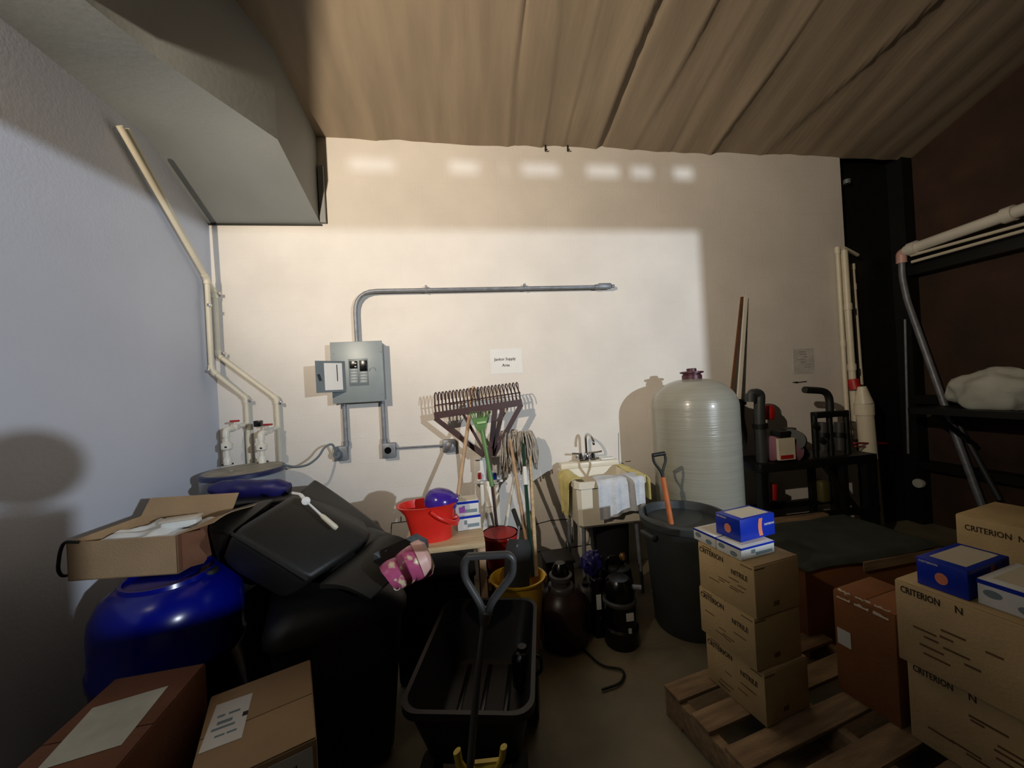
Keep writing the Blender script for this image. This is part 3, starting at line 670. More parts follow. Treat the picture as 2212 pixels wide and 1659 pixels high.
def drape(name, label, e0, e1, over, down, m, seed, outn, dl=.30, taper=0):
    """cloth over a rim edge e0-e1: 'over' runs inward, then hangs 'dl' down along outn"""
    e0, e1, over, outn = V(e0), V(e1), V(over), V(outn)
    lo = over.length
    def fn(u, v):
        s = v*(lo+dl); a = e0.lerp(e1, u)
        fold = (.010*math.sin(u*17+seed)+.007*math.sin(u*31+seed*2))
        if s < lo: p = a+over*(1-s/lo)+V((0, 0, .008+.004*math.sin(u*9+s*40)))
        else:
            d = s-lo; k = min(1, d/.03)
            p = a+outn*(.012*k+fold*k*.8+.01*k) + V((0, 0, .008-d)); c = (e0+e1)/2
            if taper: p = p + (c-a)*(taper*d/dl)
            p += V((0, 0, -.02*math.sin(u*5+seed)*d/dl))
        return p
    return obj(name, sheet(B(), fn, 28, 26, .004), m, label=label, cat='towel', smooth=60)
drape('towel', 'pale grey white towel hanging over the front rim of the sink', (X0+.15, Y0, zs), (X1-.04, Y0, zs), (0, .10, 0), None, M_cloth, 1, (0, -1, 0), .25)
drape('towel', 'yellow cloth draped over the back left corner of the sink', (X0, Y0+.08, zs), (X0, Y0+.40, zs), (.07, 0, 0), None, M_clothy, 2.2, (-1, 0, 0), .30, .5)
drape('towel', 'bright yellow cloth at the right rim of the sink', (X1, Y0+.40, zs), (X1, Y0+.02, zs), (-.07, 0, 0), None, M_clothy, 3.1, (1, 0, 0), .16)
# ------------------------------------------------------------------ fibreglass tank
tx, ty, tr = 1.80, 2.66, .292
tl = onY(1421, 960, ty).x; trr = onY(1582, 960, ty).x; tx = (tl+trr)/2; tr = (trr-tl)/2*.985
print('tank', tl, trr, onY(1488, 812, ty).z)
zd = onY(1500, 817, ty).z
t = T('fiberglass_tank', 'tall grey fibreglass pressure tank with maroon cap', 'tank', (tx, ty, 0))
prof = [(tr*.96, .0), (tr*.97, .06), (tr, .08), (tr, zd-.22)]
for k in range(1, 11):
    a = PI/2*k/10; prof.append((tr*math.cos(a)**.85 if k < 10 else .07, zd-.22+.22*math.sin(a)))
obj('shell', lathe(B(), prof, (tx, ty, 0), 56), M_tank, t, smooth=60)
obj('base_ring', lathe(B(), [(tr*1.01, 0), (tr*1.01, .07), (tr*.98, .075)], (tx, ty, 0), 48), M_black, t)
obj('neck', lathe(B(), [(.072, 0), (.072, .03), (.064, .035), (.064, .045)], (tx, ty, zd-.006), 28), M_maroon, t)
obj('flange', lathe(B(), [(.066, .04), (.085, .045), (.085, .056), (.06, .06)], (tx, ty, zd-.004), 28), M_maroon, t)
obj('cap', lathe(B(), [(.036, .055), (.036, .078), (.03, .082), (0, .082)], (tx, ty, zd-.004), 24), M_maroon, t)
# leaning strips
obj('white_strip', hexa(B(), (lambda a, b, w_: [b, b+V((w_, 0, 0)), b+V((w_, .012, 0)), b+V((0, .012, 0)), a, a+V((w_, 0, 0)), a+V((w_, .012, 0)), a+V((0, .012, 0))])(onY(1609, 643, YW-.014), onY(1584, 1000, YW-.14), .033)), M_pvcw, label='tall white strip leaning on the wall right of the tank', cat='strip')
obj('brown_strip', hexa(B(), (lambda a, b, w_: [b, b+V((w_, 0, 0)), b+V((w_, .01, 0)), b+V((0, .01, 0)), a, a+V((w_, 0, 0)), a+V((w_, .01, 0)), a+V((0, .01, 0))])(onY(1601, 641, YW-.012), onY(1572, 905, YW-.10), .022)), M_cardd, label='thin brown strip leaning beside the tall white strip', cat='strip')

# ------------------------------------------------------------------ trash can with shovel
c = dp(1476, 1108, 2.37); cz = c.z; c.z = 0
print('can', c, cz)
t = T('trash_can', 'large dark grey round trash can with a shovel inside', 'trash can', c)
obj('body', lathe(B(), [(.20, 0), (.205, .01), (.246, cz-.06), (.25, cz-.05)], c, 48), M_dgrey, t)
obj('rim', lathe(B(), [(.248, cz-.055), (.266, cz-.05), (.27, cz-.01), (.262, cz), (.246, cz), (.24, cz-.03), (.196, .02), (0, .02)], c, 48), M_dgrey, t)
for a in (math.radians(190), math.radians(-20)):
    Mh = Matrix.Translation(c+V((math.cos(a)*.275, math.sin(a)*.275, cz-.09))) @ Matrix.Rotation(a, 4, 'Z')
    obj('handle', bx(B(), (0, 0, 0), (.04, .12, .028), Mh, .01), M_dgrey, t)
s0 = dp(1428, 1010, 2.37); s1 = dp(1448, 1120, 2.34); dsh = (s1-s0).normalized(); s2 = s1+dsh*.44
t = T('shovel', 'shovel with black D grip and orange wooden shaft standing in the trash can', 'shovel', s2)
obj('shaft', tube(B(), [s0+dsh*.06, s2], .0165, 14), M_orange, t)
sd = dsh.cross(V((0, 1, 0))).normalized(); k0 = s0-dsh*.085
obj('grip', tube(B(), [k0-sd*.042, k0+sd*.042], .013, 12), M_black, t)
for s in (-1, 1): obj('grip_arm', tube(B(), [k0+sd*.04*s, k0+sd*.042*s+dsh*.045, s0+dsh*.02+sd*.006*s, s0+dsh*.07], .0085, 10, rad=.03), M_black, t)
obj('blade', sheet(B(), lambda u, v: s2+dsh*(v-.5)*.2+sd*(u-.5)*.18*(1 if v < .6 else 1-(v-.6)*1.4)+V((0, -.03*math.cos((u-.5)*2.6), 0)), 8, 8, .003), M_dark, t)
# black tub added as the dark mass of shade under the sink
c = V((1.10, 2.76, 0)); cz = .50
t = T('shade_tub', 'added black tub making the shade under the right side of the sink', 'tub', c)
obj('body', lathe(B(), [(.12, 0), (.14, cz-.02), (.148, cz-.015), (.148, cz), (.138, cz), (.11, .02), (0, .02)], c, 40), M_matte, t)
# ------------------------------------------------------------------ floor equipment under the sink
c = dp(1214, 1300, 2.26); c.z = 0
def zpx(px, py, p): return onY(px, py, p.y).z
z1 = zpx(1214, 1268, c); z2 = zpx(1210, 1235, c)
t = T('canister', 'dark brown round canister with grey ringed neck beside the yellow bucket', 'canister', c)
obj('body', lathe(B(), [(.12, 0), (.145, .03), (.15, z1*.6), (.13, z1-.05), (.085, z1-.01)], c, 40), M_brownb, t)
obj('collar', lathe(B(), [(.08, z1-.02), (.082, z1+.01), (.076, z1+.02), (.062, z1+.025)], c, 32), M_gray, t)
obj('neck_ring', lathe(B(), [(.058, z1+.02), (.06, z1+.05), (.07, z1+.055), (.07, z1+.08), (.058, z1+.085)], c, 32), M_gray, t)
obj('motor_head', lathe(B(), [(.055, z1+.08), (.05, z1+.12), (.03, z1+.15), (0, z1+.15)], c, 24), M_black2, t)
lab = dp(1166, 1356, 2.2); obj('label_patch', bx(B(), c+V((-.142, -.06, z1*.38)), (.004, .05, .09), Matrix.Translation((0, 0, 0))), M_pinkb, t)
c2 = dp(1205, 1225, 2.62); c2.z = 0
z = zpx(1205, 1200, c2)
t = T('black_pump_box', 'black box behind the brown canister near the wall', 'box', c2)
obj('body', bx(B(), c2+V((0, 0, z/2)), (.20, .18, z), None, .03, 3), M_black, t)
obj('lid', bx(B(), c2+V((0, 0, z-.01)), (.21, .19, .03), None, .01), M_black, t)
c = dp(1341, 1350, 2.23); c.z = 0
z1 = zpx(1341, 1290, c); z2 = zpx(1341, 1246, c)
t = T('water_filter', 'black cylindrical water filter with clear ring and white labels on the floor', 'filter', c)
obj('sump', lathe(B(), [(.10, 0), (.105, .02), (.105, .10), (.092, .11), (.092, z1-.01)], c, 36), M_black2, t)
obj('ring', lathe(B(), [(.094, z1-.02), (.10, z1-.012), (.10, z1), (.092, z1+.008)], c, 36), M_gray, t)
obj('head', lathe(B(), [(.088, z1), (.086, z1+.05), (.075, z2-.02), (.06, z2), (0, z2+.005)], c, 36), M_black2, t)
obj('label_patch', bx(B(), c+V((.02, -.093, z1*.75)), (.045, .004, .045)), M_gwhite, t); obj('label_patch', bx(B(), c+V((.015, -.096, z1*.42)), (.018, .004, .045)), M_gwhite, t)
obj('port', tube(B(), [c+V((.05, -.02, z1+.07)), c+V((.12, -.05, z1+.07))], .014, 12), M_galv, t)
c = dp(1330, 1240, 2.50); c.z = 0; z1 = zpx(1330, 1222, c)
t = T('pool_pump', 'black pump with round clear lid and brass knob behind the filter', 'pump', c)
obj('body', lathe(B(), [(.11, 0), (.12, z1*.5), (.10, z1), (.06, z1+.02), (0, z1+.02)], c, 32), M_black2, t)
obj('lid_knob', lathe(B(), [(.02, 0), (.024, .02), (.015, .04), (0, .042)], onY(1345, 1208, c.y), 16), M_brass, t)
obj('knob_post', tube(B(), [onY(1345, 1209, c.y)-V((0, 0, .06)), onY(1345, 1209, c.y)], .012, 10), M_black2, t)
obj('handle', tube(B(), [c+V((-.08, -.04, z1)), c+V((-.07, -.05, z1+.09)), c+V((.0, -.05, z1+.09)), c+V((.02, -.04, z1))], .010, 10, rad=.03), M_black2, t)
c = dp(1266, 1285, 2.36); c.z = 0; z1 = zpx(1266, 1265, c)
t = T('grey_jug', 'dark jug with grey side near the brown canister', 'jug', c)
obj('body', bx(B(), c+V((0, 0, z1/2)), (.085, .11, z1), None, .02, 3), M_gray, t)
obj('cap', lathe(B(), [(.02, 0), (.02, .025), (0, .025)], c+V((0, 0, z1-.003)), 16), M_black2, t)
c = dp(1290, 1300, 2.30); c.z = 0; z1 = zpx(1290, 1240, c)
t = T('spray_bottle', 'dark bottle with white label left of the filter, under the blue gloves', 'bottle', c)
obj('body', bx(B(), c+V((0, 0, z1/2-.01)), (.07, .08, z1), None, .02, 3), M_black2, t)
obj('label_patch', bx(B(), c+V((-.004, -.042, z1*.6)), (.03, .003, .09)), M_gwhite, t)
gc = dp(1279, 1215, 2.34)
bm = B(); bmesh.ops.create_icosphere(bm, subdivisions=4, radius=1)
for v in bm.verts:
    n = v.co.copy(); k = 1+.35*noise.noise(n*2.1)+.16*noise.noise(n*5); v.co = gc+V((n.x*.066*k, n.y*.05*k, n.z*.072*k))
obj('blue_cloth', bm, M_navy, label='crumpled dark blue cloth heaped above the dark bottle', cat='cloth')
# scattered dark hose on floor
obj('floor_hose', tube(B(), [onZ(1258, 1400, .012), onZ(1300, 1440, .012), onZ(1350, 1445, .012), onZ(1345, 1475, .012), onZ(1300, 1490, .012)], .006, 8, rad=.06), M_black, label='thin dark loop of tubing lying on the concrete floor', cat='tubing')

# ------------------------------------------------------------------ pump skid
ys = 2.62
fl = onY(1640, 1010, ys); fr = onY(1895, 985, ys)
zsk = .5*(fl.z+fr.z); print('skid', fl, fr)
fx0, fx1, fy0, fy1 = fl.x, fr.x, ys, ys+.32
t = T('pump_skid', 'black steel pump stand with a deck, legs and lower rails', 'pump stand', ((fx0+fx1)/2, ys+.15, 0))
obj('deck', box2(B(), (fx0, fy0, zsk-.05), (fx1, fy1, zsk+.02), .004), M_dark, t)
for x in (fx0+.03, fx0+.78, fx0+1.0, fx1-.03):
    for y in (fy0+.02, fy1-.02): obj('leg', box2(B(), (x-.022, y-.022, 0), (x+.022, y+.022, zsk-.05)), M_dark, t)
for y in (fy0+.02, fy1-.02): obj('rail', box2(B(), (fx0, y-.02, .36), (fx1, y+.02, .41)), M_dark, t)
obj('diagonal_brace', tube(B(), [V((fx1-.5, fy0, zsk-.05)), V((fx1-.03, fy0, .15))], .02, 4), M_dark, t)
def Q(px, py, o=0): return onY(px, py, ys+.08+o)
t = T('inlet_pipe', 'black U shaped inlet pipe hooking over left of the red valve', 'pipe', (Q(1636, 1100).x, ys+.05, .3))
obj('pipe', tube(B(), [Q(1623, 858), Q(1624, 850), Q(1641, 849), Q(1640, 900), Q(1646, 1000), Q(1650, 1100)], [.035, .04, .042, .042, .04, .045], 16, rad=.06), M_dgrey, t)
obj('mouth', tube(B(), [Q(1621, 850), Q(1621, 868)], .04, 16), M_dgrey, t)
obj('flange', tube(B(), [Q(1642, 915), Q(1643, 925)], .055, 16), M_dark, t)
obj('round_valve', lathe(B(), [(.04, -.05), (.055, -.03), (.055, .04), (.04, .07), (0, .075)], Q(1658, 893, .1), 20), M_redd, t, label='red round valve')
t = T('flex_hose', 'black bent hose between the fibreglass tank and the U pipe', 'hose', Q(1590, 985))
obj('tube', tube(B(), [Q(1600, 862, .1), Q(1600, 905, .1), Q(1607, 935, .1), Q(1605, 962, .05), Q(1586, 984, .0)], .028, 12, rad=.06), M_black, t)
obj('flange', tube(B(), [Q(1600, 862, .1), Q(1600, 874, .1)], .042, 12), M_black, t)
t = T('pump_motor', 'dusty pink pump motor with white label on the left of the skid', 'pump motor', Q(1690, 1000))
a, b = Q(1663, 968), Q(1716, 972)
obj('motor', tube(B(), [a, a.lerp(b, .06), a.lerp(b, .94), b], [.075, .10, .10, .07], 28), M_pinkb, t)
obj('name_plate', box2(B(), (Q(1678, 950, -.10).x, ys-.035, Q(1678, 1000, -.1).z+.02), (Q(1713, 950, -.10).x, ys-.012, Q(1678, 948, -.1).z)), M_gcream, t)
obj('plate_stripe', box2(B(), (Q(1681, 950, -.10).x, ys-.038, Q(1678, 992, -.1).z), (Q(1708, 950, -.10).x, ys-.035, Q(1678, 984, -.1).z)), M_redd, t)
obj('terminal_box', bx(B(), Q(1690, 938), (.14, .10, .06), None, .01), M_dark, t)
obj('mount', bx(B(), Q(1690, 1000), (.16, .12, .05)), M_dark, t)
t = T('centrifugal_pump', 'black pump head with round volute right of the pink motor', 'pump', Q(1722, 1000))
obj('volute', tube(B(), [Q(1712, 950, -.06), Q(1716, 951, .06)], .085, 24), M_black, t)
obj('outlet', tube(B(), [Q(1708, 952), Q(1705, 925)], [.05, .045], 16), M_black, t)
obj('cover', tube(B(), [Q(1722, 968), Q(1742, 985)], [.06, .03], 16), M_black, t)
# manifold cage
t = T('valve_manifold', 'black valve cage with a bent pipe on top at the right of the skid', 'valve manifold', Q(1795, 985))
ca, cbb = Q(1757, 897), Q(1832, 975)
for z in (ca.z,): obj('top_bar', bx(B(), ((ca.x+cbb.x)/2, ys+.08, z), (cbb.x-ca.x, .06, .05), None, .006), M_dark, t)
for px in (1760, 1793, 1829): obj('post', tube(B(), [V((Q(px, 935).x, ys+.08, ca.z)), V((Q(px, 935).x, ys+.08, zsk))], .022, 12), M_dark, t)
for px in (1776, 1812):
    k = obj('cartridge', tube(B(), [Q(px, 912), Q(px+2, 972)], .034, 16), M_gray, t); 
    obj('collar', tube(B(), [Q(px, 934), Q(px, 944)], .044, 16), M_dark, t)
obj('top_pipe', tube(B(), [Q(1793, 897), Q(1791, 845), Q(1738, 842)], .028, 14, rad=.09), M_black, t, label='black elbow pipe')
for px in (1765, 1780):
    obj('side_knob', lathe(B(), [(.02, 0), (.024, .02), (0, .03)], Q(px-8, 918 if px == 1765 else 950, -.05), 12, Matrix.Rotation(PI/2, 4, 'X')), M_black, t)
# red thin pipes
obj('red_pipe', tube(B(), [Q(1845, 957, .05), onY(1915, 958, 2.9)], .009, 8), M_redd, label='upper thin red pipe running right from the valve cage', cat='pipe')
obj('red_pipe', tube(B(), [Q(1847, 964, .05), onY(1890, 966, 2.9)], .007, 8), M_redd, label='lower thin red pipe running right from the valve cage', cat='pipe')
# pipe and things below skid
obj('yellow_jug', bx(B(), onY(1775, 1060, 2.9), (.10, .1, .2), None, .03, 3), mat('olive_jug', (92, 84, 44), .5), label='small dark olive jug under the pump stand', cat='jug')
obj('red_can', tube(B(), [onY(1668, 1078, 2.75), onY(1670, 1045, 2.75)], .035, 16), M_redd, label='small red and white can at the left foot of the pump stand', cat='can')
st = [V((onY(1655, 1120, 2.35).x, 2.32, 0)), V((onY(1850, 1100, 2.35).x, 2.56, 0))]
t = T('board_stack', 'low pile of tan boards behind the dark topped crate', 'boards', ((st[0].x+st[1].x)/2, 2.44, 0))
for k in range(5):
    z = .40-.075*0; obj('board', box2(B(), (st[0].x+.02*k, 2.30+.065*k, .0), (st[1].x+.02*(k % 2), 2.355+.065*k, .40+.02*(k % 3)), .004), M_pallet, t)
# ------------------------------------------------------------------ white vertical pipes at wall end
def vpipe(label, p0, p1, r, y, cols=(), m=M_pvc, name='drain_pipe', cls='pipe'):
    a = onY(*p0, y); b = onY(*p1, y); t = T(name, label, cls, b)
    obj('pipe', tube(B(), [a, b], r, 16), m, t)
    for f in cols: q = a.lerp(b, f); obj('coupling', tube(B(), [q-V((0, 0, .03)), q+V((0, 0, .03))], r*1.25, 16), m, t)
    return t
vpipe('leftmost thin cream pipe at the right end of the block wall', (1809, 537), (1833, 948), .018, YW-.05, (.01, .5), name='supply_pipe')
vpipe('thicker cream pipe with red fitting at the right end of the block wall', (1823, 541), (1850, 948), .028, YW-.06, (.3, .62, .93), name='supply_pipe')
vpipe('thin white pipe beyond the end of the block wall', (1841, 574), (1864, 880), .018, YW+.06, (.01, .15), name='supply_pipe')
a = onY(1820, 541, YW-.06); obj('pipe_stub', tube(B(), [a, a+V((.02, 0, .02)), onY(1852, 551, YW)], .016, 10), M_pvc, label='short white stub pipe branching off the top of the cream pipes', cat='pipe')
obj('red_fitting', tube(B(), [onY(1843, 820, YW-.08), onY(1848, 842, YW-.10)], .045, 16), M_redd, label='rusty red fitting on the thicker cream pipe', cat='fitting')
P = [onY(1862, 835, YW-.2), onY(1866, 872, YW-.2), onY(1876, 1000, YW-.2), onY(1890, 1130, YW-.2)]
t = T('vent_pipe', 'big off white pipe with conical shoulder at the end of the wall', 'pipe', P[-1])
obj('pipe', tube(B(), [P[1], P[-1]], .062, 24), M_pvc, t)
obj('shoulder', tube(B(), [P[0], P[1]+V((0, 0, .005))], [.03, .068], 24), M_pvc, t)
obj('coupling', tube(B(), [P[1]-V((0, 0, .0)), P[1]-V((0, 0, .10))], .07, 24), M_pvc, t)
# ------------------------------------------------------------------ right-hand wall pipes and shelf
xr = 4.28
def X(px, py, x=xr): return onX(px, py, x)
def long(p0, p1, k):      # extend a run along the wall beyond the frame
    return [p0, p1, p1+(p1-p0)*k]
def rpipe(label, a, b, r, m, cols=(), name='overhead_pipe'):
    A, Bp = X(*a), X(*b); A = V((xr, A.y, A.z)); Bp = V((xr, Bp.y, Bp.z)); t = T(name, label, 'pipe', A)
    obj('pipe', tube(B(), [A, Bp, Bp+(Bp-A)*1.5], r, 14), m, t)
    for f in cols: q = A.lerp(Bp, f); obj('coupling', tube(B(), [q, q+(Bp-A).normalized()*.06], r*1.3, 14), m, t)
rpipe('thick white pipe rising right along the brown wall', (1957, 542), (2212, 452), .048, M_pvcw, (.04, .86))
rpipe('upper thin pipe running below the thick white pipe', (1968, 552), (2212, 484), .014, M_pvc)
rpipe('lower thin pipe running below the thick white pipe', (1970, 566), (2212, 498), .014, M_pvc)
pp = [X(1957, 542), X(1947, 548), X(1949, 600), X(1960, 650), X(2000, 762), X(2060, 930), X(2128, 1110)]
t = T('diagonal_pipe', 'pale pipe dropping from the thick white pipe and slanting down to the right', 'pipe', pp[-1])
obj('pipe', tube(B(), pp, .026, 12, rad=.06), M_galv, t); obj('elbow', tube(B(), pp[:2]+[pp[1].lerp(pp[2], .4)], .04, 12, rad=.03), M_pinkp, t)
obj('diagonal_pipe', tube(B(), [X(2050, 880, 4.33), X(2160, 1080, 4.33)], .02, 10), M_dgrey, label='dim dark pipe slanting behind the pale diagonal pipe', cat='pipe')
obj('thin_conduit', tube(B(), [X(1955, 690, 4.33), X(1962, 980, 4.33)], .01, 8), M_galv, label='thin dim vertical conduit beside the diagonal pipe', cat='conduit')
t = T('wall_shelf', 'dark shelf on the right wall carrying a white sack', 'shelf', (4.2, 2.2, 1.1))
za = X(2100, 884, 4.0).z
obj('board', box2(B(), (3.9, .9, za-.05), (4.36, 2.75, za)), M_dark, t)
for y in (2.6, 1.9, 1.2): obj('bracket', tube(B(), [V((3.95, y, za-.05)), V((4.36, y, za-.35))], .02, 4), M_dark, t)
c = X(2148, 826, 4.1)
bm = B(); bmesh.ops.create_icosphere(bm, subdivisions=4, radius=1)
for v in bm.verts:
    n = v.co.copy(); k = 1+.22*noise.noise(n*1.7)+.08*noise.noise(n*5)
    v.co = V((c.x+n.x*.14*k, c.y+n.y*.26*k, za+max(0, .13+n.z*.19*k)))
obj('white_sack', bm, M_bag, label='crumpled pale sack lying on the dark wall shelf', cat='sack')
obj('pipe_plug', lathe(B(), [(0, -.02), (.04, -.02), (.045, 0), (.035, .03), (0, .10)], X(1985, 1044, 4.30), 20, Matrix.Rotation(PI/2, 4, 'Y')), M_bag, label='small round pale cap in the darkness right of the big pipe', cat='plug')
obj('round_knob', lathe(B(), [(0, -.02), (.03, -.02), (.03, .02), (0, .03)], onY(1829, 393, YW+.05), 16), M_galv, label='small round knob near the top right end of the block wall', cat='knob')

# ------------------------------------------------------------------ cartons and pallets at right
def carton(base, L_, W_, Hh, rz, m, label, group=None, flaps=True, tape=True, origin='corner', name='carton'):
    """cardboard carton, local origin = one bottom corner, x right, y back"""
    t = T(name, label, 'box', base, rz, group=group)
    obj('body', bx(B(), (L_/2, W_/2, Hh/2-.002), (L_, W_, Hh-.004), None, .004), m, t, world=False)
    if flaps:
        for a, b in ((0.003, W_/2-.0015), (W_/2+.0015, W_-.003)):
            obj('top_flap', box2(B(), (.003, a, Hh-.004), (L_-.003, b, Hh), .001), m, t, world=False)
    if tape: obj('tape_strip', box2(B(), (-.001, W_/2-.025, Hh), (L_+.001, W_/2+.025, Hh+.0008)), M_tape, t, world=False)
    return t
def rect_from(pc, pl, pr, z):      # near corner, far-left corner, right corner px on plane z -> corner, rz, len along left face, len along right face
    c = onZ(*pc, z); l = onZ(*pl, z); r = onZ(*pr, z)
    e = (r-c); rz = math.atan2(e.y, e.x); return c, rz, (l-c).length, e.length, l
LF = {}
c, rz, ll, rl, lft = rect_from((1628, 1225), (1507, 1167), (1722, 1198), .785)
# use left edge direction for orientation
d = (lft-c); rz = math.atan2(d.y, d.x)-PI/2
print('stack', c, math.degrees(rz), ll, rl)
hB = (.785-.14)/3
def criterion_prints(t, L_, W_, Hh, seed, big=True):
    """prints on the x=0 face (left) and y=0 face (front) of a carton"""
    random.seed(seed)
    Ml = lambda y, z: face_M((-.0003, y, z), (0, -1, 0), (0, 0, 1))
    text('CRITERION', Hh*.15, Ml(W_*.97, Hh*.76), M_printb, t, sx=.8)
    text('NITRILE', Hh*.14, Ml(W_*.38, Hh*.62), M_printb, t, sx=.75)
    bm = B()
    for k in range(7): bx(bm, (-.0006, random.uniform(.2, .8)*W_, random.uniform(.1, .55)*Hh), (.0006, random.uniform(.1, .25)*W_, Hh*.02))
    for k in range(2): bx(bm, (-.0006, W_*(.12+.7*k), Hh*.93), (.0006, W_*.18, Hh*.02))
    bx(bm, (L_*.12, -.0006, Hh*.93), (L_*.22, .0006, Hh*.02)); bx(bm, (L_*.45, -.0006, Hh*.2), (L_*.12, .0006, Hh*.09))
    obj('carton_print', bm, mat('print%d' % seed, (112, 84, 48), .85) if seed == 1 else MATS['print1'], t, world=False, kind='stuff')
offs = [(-.012, .008, .01), (-.004, -.004, -.02), (0, 0, 0)]
for k in range(3):
    o = offs[2-k] if k < 3 else (0, 0, 0)
    ox, oy, dr = [(.012, -.008, .015), (-.006, .006, -.012), (0, 0, 0)][k]
    t = carton((c.x+ox, c.y+oy, .14+hB*k+.0005), .255, ll, hB-.001, rz+dr, M_card2, ('bottom', 'middle', 'top')[k]+' tan glove carton of the stack in front of the trash can', 'glove cartons in the stack by the trash can', tape=(k == 2))
    criterion_prints(t, .255, ll, hB, k+1)
# small glove boxes on top: two white flat, one blue on top
Ms = Matrix.Translation((c.x, c.y, .785)) @ Matrix.Rotation(rz, 4, 'Z')
gh = .052
glove_box(Ms @ V((.095, ll*.30+.03, .0012)), .19, .125, gh, rz, 'white glove box lying nearer the camera under the blue box on the carton stack', 'white')
glove_box(Ms @ V((.095, ll*.30+.16, .0012)), .19, .125, gh, rz, 'white glove box lying farther back, half under the blue box on the carton stack', 'white')
glove_box(Ms @ V((.150, ll*.33+.062, gh+.002)), .21, .125, .095, rz+.02, 'blue glove box with orange arc on top of the middle carton stack', 'blue')
# pallets
def pallet(base, rz, L_, W_, label, n=7, grp=None):
    t = T('pallet', label, 'pallet', base, rz, group=grp)
    wd = .095; gap = (W_-n*wd)/(n-1); random.seed(int(L_*100))
    for k in range(n):
        y = k*(wd+gap)
        obj('slat', box2(B(), (random.uniform(-.004, .006), y, .122), (L_+random.uniform(-.006, .006), y+wd, .139), .002), M_pallet, t, world=False)
    for x in (.02, L_/2, L_-.02): obj('stringer', box2(B(), (x-.02, 0, .016), (x+.02, W_, .122), .002), M_pallet, t, world=False)
    for k in (0, n//2, n-1):
        y = k*(wd+gap); obj('bottom_slat', box2(B(), (0, y, 0), (L_, y+wd, .016)), M_pallet, t, world=False)
    return t
a1 = onZ(1570, 1605, .14); a2 = onZ(1745, 1560, .14); prz = math.atan2(a2.y-a1.y, a2.x-a1.x)
print('slat dir', math.degrees(prz), onZ(1447, 1488, .14), onZ(1560, 1465, .14), onZ(1580, 1640, .14))
pc = onZ(1449, 1492, .14); dirx = V((math.cos(rz), math.sin(rz), 0)); diry = V((-dirx.y, dirx.x, 0))
pb = V((pc.x, pc.y, 0))-diry*.86
pallet(pb, rz, 1.0, .90, 'worn wooden pallet under the middle glove carton stack', 6)
pallet(pb+dirx*1.04+diry*(-.22), rz, 1.0, .85, 'wooden pallet under the right hand glove carton stack', 7)
# brown carton in between
b0 = onZ(1952, 1575, .14)
tall = onY(1925, 1332, b0.y).z
t = carton((b0.x-.01, b0.y, .1405), .26, .215, tall-.14, rz, M_cardr, 'reddish brown carton with torn tape between the two glove carton stacks', tape=False)
obj('shipping_label', box2(B(), (-.0012, .155, .21), (-.0002, .205, .28)), M_paper, t, world=False)
random.seed(5)
for k in range(3): obj('torn_tape', sheet(B(), lambda u, v: (-.002+.02*v*random.uniform(.3, 1), .02+k*.065+u*.05, tall-.14-.03+v*.035), 6, 3, .001), M_tape, t, world=False)
# carton behind it with dark mat
m0 = onZ(1700, 1172, .52)
q0 = V((onZ(1700, 1172, .52).x, 1.78, 0))
t = carton((1.78, 1.76, 0), .92, .50, .50, rz*.3, M_cardr, 'large brown crate sized carton behind the stacks with a dark mat on top', flaps=False, tape=False)
def matfn(u, v):
    x = -.02+u*.96; y = -.03+v*.55; z = .512+.012*noise.noise(V((x*4, y*4, 0)))
    e = min(u, 1-u, v, 1-v); return (x, y, z-(.02 if e < .03 else 0))
t = T('dark_mat', 'dark grey mat lying over the large carton behind the stacks', 'mat', (1.78, 1.76, .50), rz*.3)
obj('mat_sheet', sheet(B(), lambda u, v: (lambda p: (p[0], p[1], p[2]-.50+.012))(matfn(u, v)), 30, 20, .008), M_mat, t, world=False)
obj('edge_strip', box2(B(), (.35, -.034, -.05), (.95, -.028, .0)), M_pallet, t, world=False)
# right stack
zR = .75
e1 = onZ(1930, 1248, zR); e2 = onZ(2212, 1352, zR); dd = e2-e1; rzr = math.atan2(dd.y, dd.x)+PI/2
print('right stack', e1, e2, math.degrees(rzr))
Wd = .62; hR = (zR-.14)/2
near = e1 + dd.normalized()*Wd
for k in range(2):
    off = V((.035, 0, 0)) if k == 0 else V((0, 0, 0))
    t = carton(near+off-V((0, 0, near.z))+V((0, 0, .14+hR*k+.0005)), .42, Wd-.002, hR-.001, rzr, M_card2, ('lower', 'upper')[k]+' tan glove carton of the near right stack', 'glove cartons in the near right stack', tape=False)
    Ml = lambda y, z: face_M((-.0003, y, z), (0, -1, 0), (0, 0, 1))
    text('CRITERION', .034, Ml(Wd*.97, hR*.84), M_printb, t, sx=.62); text('N', .034, Ml(Wd*.74, hR*.84), M_printb, t, sx=.8)
    text('NITRILE', .05, Ml(Wd*.40, hR*.48), M_printb, t, sx=.6)
    bm = B(); random.seed(k+40)
    for j in range(9): bx(bm, (-.0006, random.uniform(.55, .9)*Wd, random.uniform(.2, .7)*hR), (.0006, random.uniform(.05, .12)*Wd, hR*.025))
    obj('carton_print', bm, MATS['print1'], t, world=False, kind='stuff')
MR = Matrix.Translation((near.x, near.y, zR)) @ Matrix.Rotation(rzr, 4, 'Z')
glove_box(MR @ V((.165, Wd-.12, .001)), .27, .13, .10, rzr, 'large blue glove box with orange dot on the near right stack', 'blue')
glove_box(MR @ V((.17, Wd-.275, .001)), .25, .15, .085, rzr, 'white glove box with grey ovals on the near right stack', 'white')
